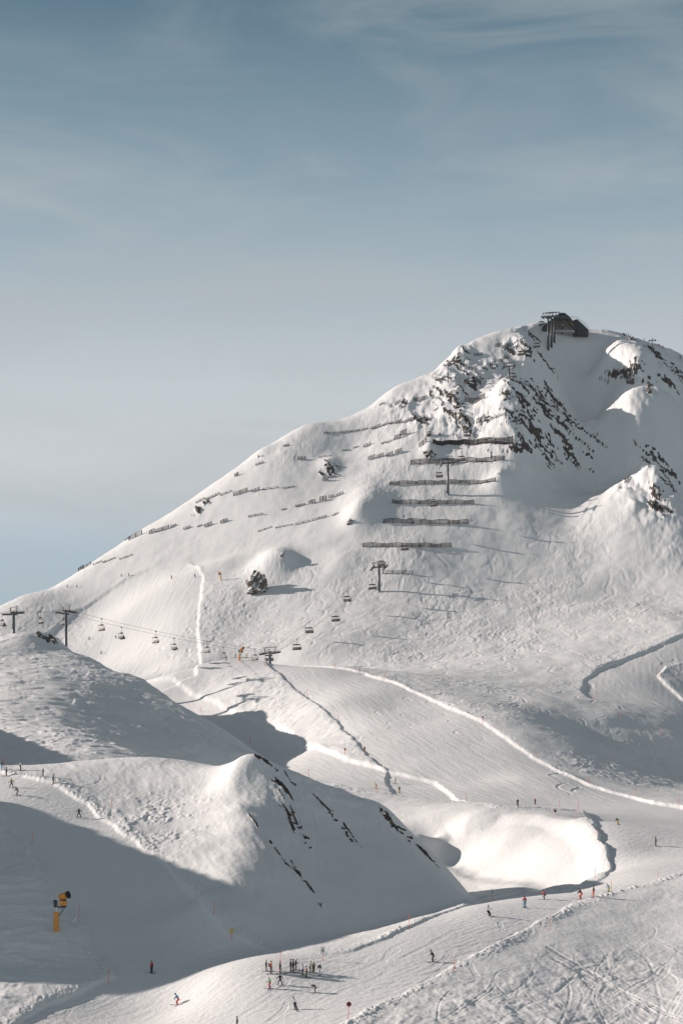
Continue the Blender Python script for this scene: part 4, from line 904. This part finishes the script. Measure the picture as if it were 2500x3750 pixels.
def crag(u, v, w, h, label, seed, n, Dmin):
    """a broken outcrop: angular blocks fused into one mass"""
    p = on_ground(u, v, Dmin, 1150); k = p.y / F; W, H = w * k, h * k; rr = random.Random(seed)
    tot = bmesh.new()
    for i in range(n):
        b1 = bmesh.new(); cx = rr.uniform(-.36, .36) * W; top = (1 - abs(cx / W + .08) * 1.2) * rr.uniform(.75, 1.0); cz = rr.uniform(.05, max(.3, top)) * H; cy = rr.uniform(-.18, .1) * W + cz * .25
        sx, sz = rr.uniform(.14, .24) * W, rr.uniform(.14, .24) * H
        for q in range(15): 
            d = Vector((rr.gauss(0, 1), rr.gauss(0, 1), rr.gauss(0, 1))).normalized(); b1.verts.new((cx + d.x * sx + d.z * sz * .25, cy + d.y * sx, cz + d.z * sz))
        bmesh.ops.convex_hull(b1, input=b1.verts); bmesh.ops.delete(b1, geom=[q for q in b1.verts if not q.link_faces], context='VERTS')
        m1 = bpy.data.meshes.new('t'); b1.to_mesh(m1); b1.free(); tot.from_mesh(m1); bpy.data.meshes.remove(m1)
    bmesh.ops.subdivide_edges(tot, edges=tot.edges, cuts=2, use_grid_fill=True)
    for q in tot.verts: q.co += Vector((mn.noise(q.co * .9), mn.noise(q.co * .9 + Vector((9, 0, 0))), mn.noise(q.co * .9 + Vector((0, 9, 0))))) * .45
    me = bpy.data.meshes.new('rock'); tot.to_mesh(me); tot.free(); me.materials.append(M_rock)
    o = link('rock_outcrop', me); o.location = p + Vector((0, W * .1, -.5)); tag(o, label, 'rock')
crag(589, 1366, 48, 62, 'large brown and white craggy rock rising from the slope above the lift line', 3, 46, 700)
crag(606, 1352, 22, 40, 'darker right shoulder of the large craggy rock', 8, 14, 700)
crag(986, 1052, 32, 28, 'reddish brown boulder below the barrier row, left of the tall tower', 5, 16, 800)
rock(647, 1283, 10, 12, 'little rock tooth on the snow ridge above the large craggy rock', 4, 700, 4)
rock(984, 1003, 14, 16, 'grey knobbly rock above the reddish brown boulder', 5, 800, 4)
rock(1010, 1002, 7, 10, 'small pointed rock to the right of the grey knobbly rock', 6, 800, 4)
crag(805, 1208, 17, 24, 'dark rock at the left foot of the snowy knoll on the central flank', 7, 10, 800)
rock(880, 1873, 13, 11, 'small rock at the start of the near rocky ridge', 9, 300, 4)
rock(122, 1474, 12, 6, 'dark rock on the crest between the two leftmost lift towers', 10, 600, 4)
rock(1447, 880, 20, 26, 'dark crag under the sunlit rib right of the summit', 11, 950)
rock(1490, 905, 12, 22, 'narrow crag right of the dark crag on the upper right rib', 13, 950, 4)

# ------------------------------------------------------------------ snow guns
def snow_gun(u, v, vtop, label, yaw, Dmin, Dmax=1200, D=None):
    p = on_ground(u, v, Dmin, Dmax); s_ = (v - vtop) / F * p.y / 5.3
    t = thing('snow_gun', label, 'snow gun', p, yaw); t.scale = (s_, s_, s_)
    MB().tube([(0, 0, -.6), (0, 0, 2.65)], .38, 8, .36).build('post', 'gun_orange', t)
    MB().tube([(0, 0, 2.6), (0, 0, 3.3)], .16, 8).build('pivot', 'steel_bright', t)
    MB().box((-.12, 0, 3.75), (.5, .5, .95)).box((-.2, 0, 4.1), (.4, .42, .4)).build('bracket', 'dark_steel', t)
    MB().box((.55, 0, 3.3), (1.5, .22, .22)).box((1.0, 0, 3.42), (.8, .5, .2)).build('arm', 'dark_steel', t)
    MB().prism([(.35, 3.62), (.62, 3.5), (1.25, 3.5), (1.5, 3.75), (1.5, 4.1), (.4, 4.15)], -.42, .42).build('cowl', 'gun_orange', t)
    MB().box((.95, 0, 4.3), (.75, .5, .35)).build('cradle', 'dark_steel', t)
    dr = MB(); a, b_ = Vector((.5, .15, 4.62)), Vector((1.45, -.35, 4.95)); dr.tube([a, a.lerp(b_, .12), a.lerp(b_, .9), b_], .46, 14, .42); dr.build('drum', 'gun_orange', t, True)
    nz = MB(); dd = (b_ - a).normalized(); nz.tube([b_, b_ + dd * .28], .46, 14, .5, cap=False); nz.tube([b_ + dd * .02, b_ + dd * .06], .4, 14)
    sx = dd.cross(Vector((0, 0, 1))).normalized(); sy = dd.cross(sx)
    for q in range(14):
        c = b_ + dd * .28 + (sx * math.cos(q * .449) + sy * math.sin(q * .449)) * .48; nz.tube([c - dd * .12, c + dd * .1], .05, 4)
    nz.build('nozzle_ring', 'rubber_black', t)
    MB().tube([a - dd * .02, a - dd * .14], .12, 8).build('fan_cap', 'sign_white', t)
    for o_ in (0, .14): MB().tube([(1.2 - o_ * 2, -.1, 3.4), (1.0 - o_ * 1.5, -.15, 2.95), (.7 - o_, -.2, 2.45), (.36, -.2, 2.05)], .035, 5).build('hose', 'rubber_black', t)
snow_gun(130, 2139, 2051, 'large orange snow gun in the shaded lower left foreground', 0.15, 200)
snow_gun(550, 1518, 1487, 'orange snow gun on the middle crest left of the low lift tower', -0.1, 600, 720)
snow_gun(507, 1333, 1313, 'distant orange snow gun at the top right of the far groomed run', 2.9, 800)

# ------------------------------------------------------------------ piste markers and signs
def marker(u, v, vt, label, kind='pole', lean=0.0, Dmin=180, Dmax=1200):
    p = on_ground(u, v, Dmin, Dmax); H = max(.8, (v - vt) / F * p.y); r = max(.035, .00010 * p.y)
    t = thing('piste_marker', label, 'piste marker', p, 0, 'orange piste markers along the groomed runs'); t.rotation_euler = (0, lean, 0)
    MB().tube([(0, 0, -.4), (0, 0, H)], r, 6).build('pole', 'pole_orange', t)
    MB().tube([(0, 0, H), (0, 0, H + .12)], r * 1.1, 6).build('tip', 'sign_rust', t)
    q = H
    if kind == 'board':
        MB().box((0, -.06, q - .35), (.55, .04, .95)).build('board', 'sign_white', t)
        MB().prism([(-.12, q - .5), (.12, q - .5), (0, q - .12)], -.095, -.085).build('arrow', 'black', t)
    if kind == 'yellow': MB().box((0, -.06, q - .3), (.5, .04, .7)).build('board', 'sign_yellow', t)
    if kind == 'rust': MB().box((0, -.06, q - .3), (.55, .05, .65)).build('board', 'sign_rust', t)
    if kind == 'disc':
        MB().tube([(0, -.05, q - .2), (0, -.1, q - .2)], .3, 16).build('disc', 'sign_red', t); MB().tube([(0, -.105, q - .2), (0, -.12, q - .2)], .21, 16).build('disc_centre', 'navy', t)
    if kind == 'disc_white':
        MB().tube([(0, -.05, q - .2), (0, -.1, q - .2)], .3, 16).build('disc', 'sign_red', t); MB().tube([(0, -.105, q - .2), (0, -.12, q - .2)], .22, 16).build('disc_centre', 'sign_white', t)
for a in [
    (74, 1939, 1911, 'leaning orange pole at the upper edge of the big left shadow', 'pole', .14), (181, 2108, 2077, 'orange pole right of the large snow gun', 'pole', .08), (491, 2103, 2074, 'orange pole in the shade at the foot of the cone-shaped hill', 'pole', .07),
    (249, 2262, 2225, 'orange pole at the corner of the lower left groomed edge', 'pole', .05), (532, 2159, 2134, 'yellow-topped marker post in the shade below the cone-shaped hill', 'yellow'), (641, 2228, 2187, 'leaning crimson pole standing within the crowd of skiers', 'pole', .1),
    (741, 2208, 2178, 'white-boarded marker right of the crowd of skiers', 'board'), (939, 2131, 2102, 'orange pole on the shadow edge between crowd and bright bank', 'pole'), (1130, 2067, 2045, 'white-boarded marker left of the red-jacketed skiers', 'board'),
    (1262, 2136, 2104, 'orange pole on the lumpy berm below the red-jacketed skiers', 'pole'), (1366, 2017, 1996, 'orange pole at the right rim of the bright bank', 'pole'), (1403, 2049, 2026, 'orange pole beside the skier in blue and lime', 'pole'),
    (1043, 2230, 2202, 'orange pole on the lumpy berm right of the black-clad lone skier', 'pole'), (799, 2341, 2303, 'marker with red-rimmed round sign at the bottom centre', 'disc', .06), (1510, 2013, 2003, 'short orange pole near the right edge of the near run', 'pole'),
    (257, 1856, 1832, 'orange pole on the lit slope right of the left skiers', 'pole'), (10, 1757, 1738, 'marker with pale round sign at the left edge by the skiers', 'disc_white'), (573.5, 1708, 1692, 'orange pole in the shaded run behind the cone-shaped hill', 'pole', .05),
    (708.5, 1788, 1769, 'orange pole on the low berm right of the cone-shaped hill', 'pole'), (609, 1532, 1521, 'orange pole at the top of the snowy island under the low tower', 'pole'), (705, 1599, 1584, 'orange pole halfway down the dark edge of the snowy island', 'pole'),
    (776, 1655, 1643, 'orange pole low on the dark edge of the snowy island', 'pole'), (792, 1734, 1719, 'rust-boarded marker on the lower tip of the snowy island, left one', 'rust'), (837, 1731, 1716, 'rust-boarded marker on the dark edge near the island tip', 'rust'),
    (769, 1535, 1525, 'small orange pole at the top edge of the middle run', 'pole'), (885, 1558, 1545, 'orange pole right of the lone skier at the run crest', 'pole'), (866.5, 1823, 1811, 'orange pole just below the skier in yellow', 'pole'),
    (1108, 1660, 1646, 'marker with small red disc on the long bright berm', 'disc'), (1232.5, 1740, 1727, 'orange pole above the long bright berm, middle part', 'pole'), (1351, 1799, 1785, 'orange pole above the right part of the long bright berm', 'pole'),
    (1458, 1826, 1810, 'orange pole near the right end of the long bright berm', 'pole'), (1558, 1850, 1833, 'orange pole at the far right end of the long bright berm', 'pole'), (1070, 1840, 1825, 'orange pole left of the black-clad pair above the bank', 'pole'),
    (1284, 1855, 1838, 'orange pole right of the pair above the bright bank', 'pole'), (1327, 1860, 1842, 'orange pole over the right shoulder of the bright bank', 'pole'), (1274, 1872, 1861, 'low round sign on the top rim of the bright bank', 'disc'),
    (1370, 1923, 1906, 'orange pole on the dark curved edge right of the bright bank', 'pole'), (1363, 1608, 1599, 'tiny orange pole at the bend of the upper right run', 'pole'), (1423, 1648, 1638, 'tiny orange pole on the crest of the shaded hump', 'pole', 0, 600),
    (1518, 1689, 1676, 'tiny orange pole far right on the shaded hump crest', 'pole', 0, 580), (1511, 1556, 1543, 'tiny orange pole at the tip of the upper right island', 'pole'), (1478, 1491, 1484, 'tiny orange pole on the dark edge of the upper right run', 'pole'),
    (462, 1636, 1624, 'orange pole on the shaded side of the left middle hill', 'pole'), (1322, 1880, 1862, 'orange pole on the right top of the bright bank', 'pole'), (473, 1334, 1325, 'tiny orange pole at the top right corner of the far run', 'pole', 0, 700)]:
    marker(*a)

# ------------------------------------------------------------------ people
def person(u, v, h, label, pose='stand', jacket='black', pants='black', hat='black', yaw=0.0, poles=True, board=False, Dmin=180, Dmax=1200, pack=None, skis=True, group=None):
    p = on_ground(u, v, Dmin, Dmax); nominal = {'stand': 1.8, 'poles': 1.76, 'wide': 1.74, 'ski': 1.55, 'carve': 1.6, 'bend': 1.35, 'stride': 1.74}[pose]
    s_ = min(1.25, max(.7, h / F * p.y / nominal))
    me = BODY[pose].copy()
    for qi, q in enumerate((jacket, pants, 'skin', 'rubber_black')): me.materials[qi] = MT[q]
    t = thing('person', label, 'person', p, yaw, group); t.scale = (s_, s_, s_)
    link('body', me, t); J = POSES[pose]
    hx, hy, hz = J['head'][:3]
    hm = MB(); 
    for i in range(5):
        a = math.pi / 2 * i / 4; ring = [(hx + .125 * math.cos(a) * math.cos(q * math.pi / 4), hy - .01 + .14 * math.cos(a) * math.sin(q * math.pi / 4), hz + .03 + .15 * math.sin(a)) for q in range(8)]
        hm.v += ring
    for i in range(4):
        for q in range(8): hm.f.append((i * 8 + q, i * 8 + (q + 1) % 8, (i + 1) * 8 + (q + 1) % 8, (i + 1) * 8 + q))
    hm.build('helmet', hat, t, True)
    MB().box((hx, hy + .1, hz + .04), (.17, .05, .07)).build('goggles', 'rubber_black', t)
    aL, aR = Vector(J['anL'][:3]), Vector(J['anR'][:3])
    if skis:
        if board:
            MB().box((0, .05, .02), (1.5, .28, .03)).build('snowboard', 'charcoal', t)
        else:
            for a in (aL, aR): MB().box((a.x, a.y + .12, .03), (.09, 1.6, .03)).box((a.x, a.y + .97, .07), (.09, .18, .03), Matrix.Rotation(.5, 3, 'X')).build('ski', 'charcoal', t)
    if poles and not board and pose != 'bend':
        for kk, sx in (('haL', -1), ('haR', 1)):
            hnd = Vector(J[kk][:3]); back = -.55 if pose in ('ski', 'carve') else .1
            MB().tube([hnd, (hnd.x + .06 * sx, hnd.y + back, .02 if back > 0 else .25)], .016, 4).build('ski_pole', 'grey', t)
    if pack:
        c = Vector(J['chest'][:3]); MB().box((c.x, c.y - .24, c.z - .08), (.3, .18, .48)).build('backpack', pack, t)
G1, G2, G3 = 'skiers standing in the crowd at the bottom', 'skiers on the left-hand run', 'skiers far away on the mountain'
W_, E_ = math.pi / 2, -math.pi / 2     # heading left / right
P_LIST = [
 (4, 1770, 23, 'skier in black with pale blue trousers cut by the left edge', 'poles', 'black', 'light_blue', 'black', E_),
 (16, 1783, 22, 'skier in dark navy standing second from the left edge, sticks behind', 'stand', 'navy', 'black', 'black', W_),
 (47, 1770, 21, 'skier in white jacket and dark trousers at the upper left', 'poles', 'white', 'black', 'navy', E_),
 (100, 1783, 20, 'skier all in black standing alone between the left group and the next', 'stand', 'black', 'black', 'black', W_),
 (122, 1802, 24, 'skier in grey-brown jacket holding a pole, rightmost of the upper left line', 'poles', 'grey', 'black', 'black', E_),
 (27, 1810, 21, 'skier in mustard jacket with arms spread wide at the left edge', 'wide', 'mustard', 'teal', 'mustard', math.pi),
 (41, 1827, 20, 'crouching skier in black jacket and pale grey trousers at the left edge', 'ski', 'black', 'grey', 'charcoal', W_ + .5),
 (182, 1878, 22, 'skier in black with legs apart, lone on the left run below the line', 'wide', 'black', 'black', 'grey', math.pi),
 (611, 2231, 27, 'leftmost skier of the bottom crowd, all in black', 'stand', 'black', 'black', 'grey', E_, True),
 (622, 2239, 31, 'skier with red-orange backpacked jacket in the bottom crowd', 'stand', 'orange_red', 'black', 'black', E_, True),
 (643, 2238, 29, 'skier in dark maroon-hatted outfit beside the leaning crimson pole', 'stand', 'black', 'charcoal', 'magenta', E_, True),
 (667, 2234, 31, 'skier in black with pinkish boots, left of the tight trio in the crowd', 'stand', 'black', 'charcoal', 'black', E_, True),
 (673, 2234, 31, 'black-clad skier in the centre of the tight trio', 'stand', 'black', 'black', 'black', E_, True),
 (678.5, 2229, 28, 'white-helmeted black-clad skier at the right of the tight trio', 'poles', 'black', 'black', 'white', E_, True),
 (695.5, 2242, 27, 'skier in lilac jacket and purple hat in the bottom crowd', 'stand', 'lilac', 'black', 'purple', W_, True),
 (704, 2246.5, 27, 'skier in orange-brown jacket in the bottom crowd', 'stand', 'orange_brown', 'black', 'black', W_, False),
 (711.7, 2237, 28, 'skier in beige jacket with legs apart, left of the other beige one', 'wide', 'beige', 'charcoal', 'beige', E_, False),
 (720, 2235, 27, 'skier in pale beige jacket and white hat, right of the other beige one', 'stand', 'beige', 'black', 'white', 0.4, False),
 (733.5, 2241.5, 28, 'skier in dark jacket, white trousers and white helmet at the right of the crowd', 'stand', 'navy', 'white', 'white', 0.0, False),
 (620, 2271, 26, 'child in green jacket and crimson trousers below the crowd', 'poles', 'green', 'magenta', 'black', W_ + .5, True),
 (643.4, 2263, 26, 'skier in black striding with legs apart below the crowd', 'wide', 'black', 'navy', 'black', W_ - 1.2, False),
 (724, 2281, 21, 'skier in black bending forward right of the crowd', 'bend', 'black', 'charcoal', 'black', W_, False),
 (680.5, 2319, 30, 'skier in white jacket and black trousers leaning into a turn at bottom centre', 'carve', 'white', 'black', 'charcoal', math.pi - .3, True),
 (349, 2236, 29, 'skier in red jacket and black trousers at the lower shadow edge', 'stand', 'red', 'black', 'black', W_ - .6, True),
 (408.6, 2309, 28, 'skier in blue and red suit sliding left near the bottom', 'ski', 'blue', 'red', 'black', W_, True),
 (545, 2362, 27, 'dark-clad skier cut off by the bottom edge of the photo', 'stand', 'black', 'black', 'black', W_, True),
 (994.7, 2211, 29, 'lone skier in black leaning left on the near run', 'carve', 'black', 'black', 'charcoal', W_ + .2, True),
 (1123.6, 2105, 26, 'skier in white top and black trousers leaning on the near run', 'carve', 'white', 'black', 'charcoal', math.pi + .4, True),
 (1204, 2085, 27, 'skier in red jacket and light blue trousers on the near run', 'stand', 'red', 'light_blue', 'black', math.pi - .2, True),
 (1250, 2067, 22, 'skier in bright red jacket and dark trousers on the near run', 'ski', 'red', 'navy', 'black', W_, True),
 (1333.5, 2066, 26, 'skier in dark jacket and orange-red trousers, left of the taller one alike', 'ski', 'charcoal', 'orange_red', 'black', W_ - .4, True),
 (1362.6, 2062, 28, 'skier in black jacket and bright orange trousers standing upright at right', 'stand', 'black', 'orange_red', 'black', W_, True),
 (1397.3, 2049, 19, 'crouching skier in blue jacket and lime trousers at right', 'ski', 'blue', 'lime', 'black', W_ + .3, True),
 (1188, 1851, 16.5, 'black-clad skier above the bright bank, left of the red-topped one', 'stand', 'black', 'black', 'black', math.pi, False),
 (1228, 1847, 13.5, 'short skier in red and black above the bright bank', 'stand', 'red', 'black', 'black', math.pi, False),
 (1419, 1894, 16, 'skier in yellow trousers and black top leaning left near the right edge', 'carve', 'black', 'yellow', 'black', math.pi - .3, False),
 (1505, 1943.5, 22, 'snowboarder all in black near the right edge', 'stand', 'black', 'black', 'black', W_, False),
 (705, 1724, 14, 'skier in white on the shaded run behind the cone-shaped hill', 'ski', 'white', 'white', 'black', W_ + .3, False),
 (864, 1812, 15, 'skier in yellow jacket and red trousers on the middle run', 'ski', 'yellow', 'red', 'yellow', W_, False),
 (908, 1800, 15, 'upright skier in red top on the middle run, right of the yellow one', 'stand', 'red', 'black', 'red', W_, False),
 (916.5, 1822, 16, 'skier in black jacket and yellow trousers, lowest of the middle trio', 'stand', 'black', 'yellow', 'black', math.pi, False),
 (826, 1548, 13, 'lone skier in dark red at the crest of the middle run', 'stand', 'red', 'black', 'black', W_, False),
 (567, 1513, 12, 'small yellow-jacketed skier between orange gun and low tower', 'stand', 'yellow', 'black', 'yellow', W_, False),
 (541, 1512, 11, 'small dark skier standing left of the orange gun on the crest', 'stand', 'black', 'black', 'black', W_, False),
 (155, 1350, 7.5, 'tiny dark skier on the left skyline, left of two', 'stand', 'black', 'black', 'black', 0, False),
 (177, 1350, 7, 'tiny dark skier on the left skyline, right of two', 'stand', 'black', 'black', 'black', 0, False),
 (394, 1331, 9, 'tiny red skier near the top middle of the far groomed run', 'stand', 'red', 'black', 'red', 0, False),
 (448, 1328, 9, 'tiny dark skier near the top right of the far groomed run', 'stand', 'navy', 'black', 'black', 0, False),
 (204.5, 1471, 8, 'tiny skier leaning on the far run, above the lower one', 'carve', 'orange_brown', 'black', 'black', 0.3, False),
 (266, 1467, 8, 'tiny brown skier beside the occupied chair over the far run', 'ski', 'orange_brown', 'black', 'black', 0, False),
 (232, 1503, 8, 'tiny dark skier, lowest one on the far groomed run', 'carve', 'black', 'black', 'black', 0.3, False),
 (279, 1327, 7, 'tiny dark skier at the upper left corner of the far run, left of two', 'stand', 'black', 'black', 'black', 0, False),
 (296, 1326, 7, 'tiny dark skier at the upper left corner of the far run, right of two', 'stand', 'black', 'black', 'black', 0, False),
 (1512, 798, 7, 'tiny red-suited skier on the right skyline beside the lift mast', 'stand', 'red', 'red', 'black', 0, False),
 (1521, 800, 7, 'tiny skier with dark red jacket right of the red-suited one on the skyline', 'stand', 'red', 'black', 'black', 0, False),
 (1561, 824, 8, 'tiny black skier at the far right end of the skyline', 'stand', 'black', 'black', 'black', 0, False),
 (1437, 770, 5, 'leftmost of three tiny dark figures on the skyline right of the station', 'stand', 'black', 'black', 'black', 0, False),
 (1441.5, 771, 6, 'middle one of three tiny dark figures on the skyline right of the station', 'stand', 'charcoal', 'black', 'black', 0, False),
 (1446, 772, 5, 'rightmost of three tiny dark figures on the skyline right of the station', 'stand', 'black', 'navy', 'black', 0, False),
 (1385, 762, 4.5, 'tiny dark figure on the skyline just right of the summit station', 'stand', 'black', 'black', 'black', 0, False),
 (1478, 781, 6, 'tiny red figure on the skyline left of the right-hand lift mast', 'stand', 'red', 'charcoal', 'black', 0, False)]
for a in P_LIST:
    u, v, h, lb, pose, j, pn, hat, yaw = a[:9]; pl = a[9] if len(a) > 9 else True
    kw = dict(Dmin=900, Dmax=1135) if v < 830 else dict(Dmin=740, Dmax=1000) if v < 1520 and u < 460 else {}
    person(u, v, h, lb, pose, j, pn, hat, yaw, pl, board=('snowboarder' in lb), pack=('black' if 'backpacked' in lb else None), **kw)

# ------------------------------------------------------------------ thin haze in the air
hm_ = MB().box((-200, 4300, 150), (9400, 9400, 700)).mesh('haze', 'white')
mh = bpy.data.materials.new('haze'); mh.use_nodes = True; nh = mh.node_tree; nh.nodes.clear()
oh = N(nh, 'ShaderNodeOutputMaterial'); vh = N(nh, 'ShaderNodeVolumePrincipled'); vh.inputs['Color'].default_value = (.80, .88, .96, 1); vh.inputs['Density'].default_value = 0.00003; vh.inputs['Anisotropy'].default_value = 0.2
nh.links.new(vh.outputs[0], oh.inputs['Volume']); hm_.materials.clear(); hm_.materials.append(mh)
oz = link('haze', hm_); oz['kind'] = 'stuff'
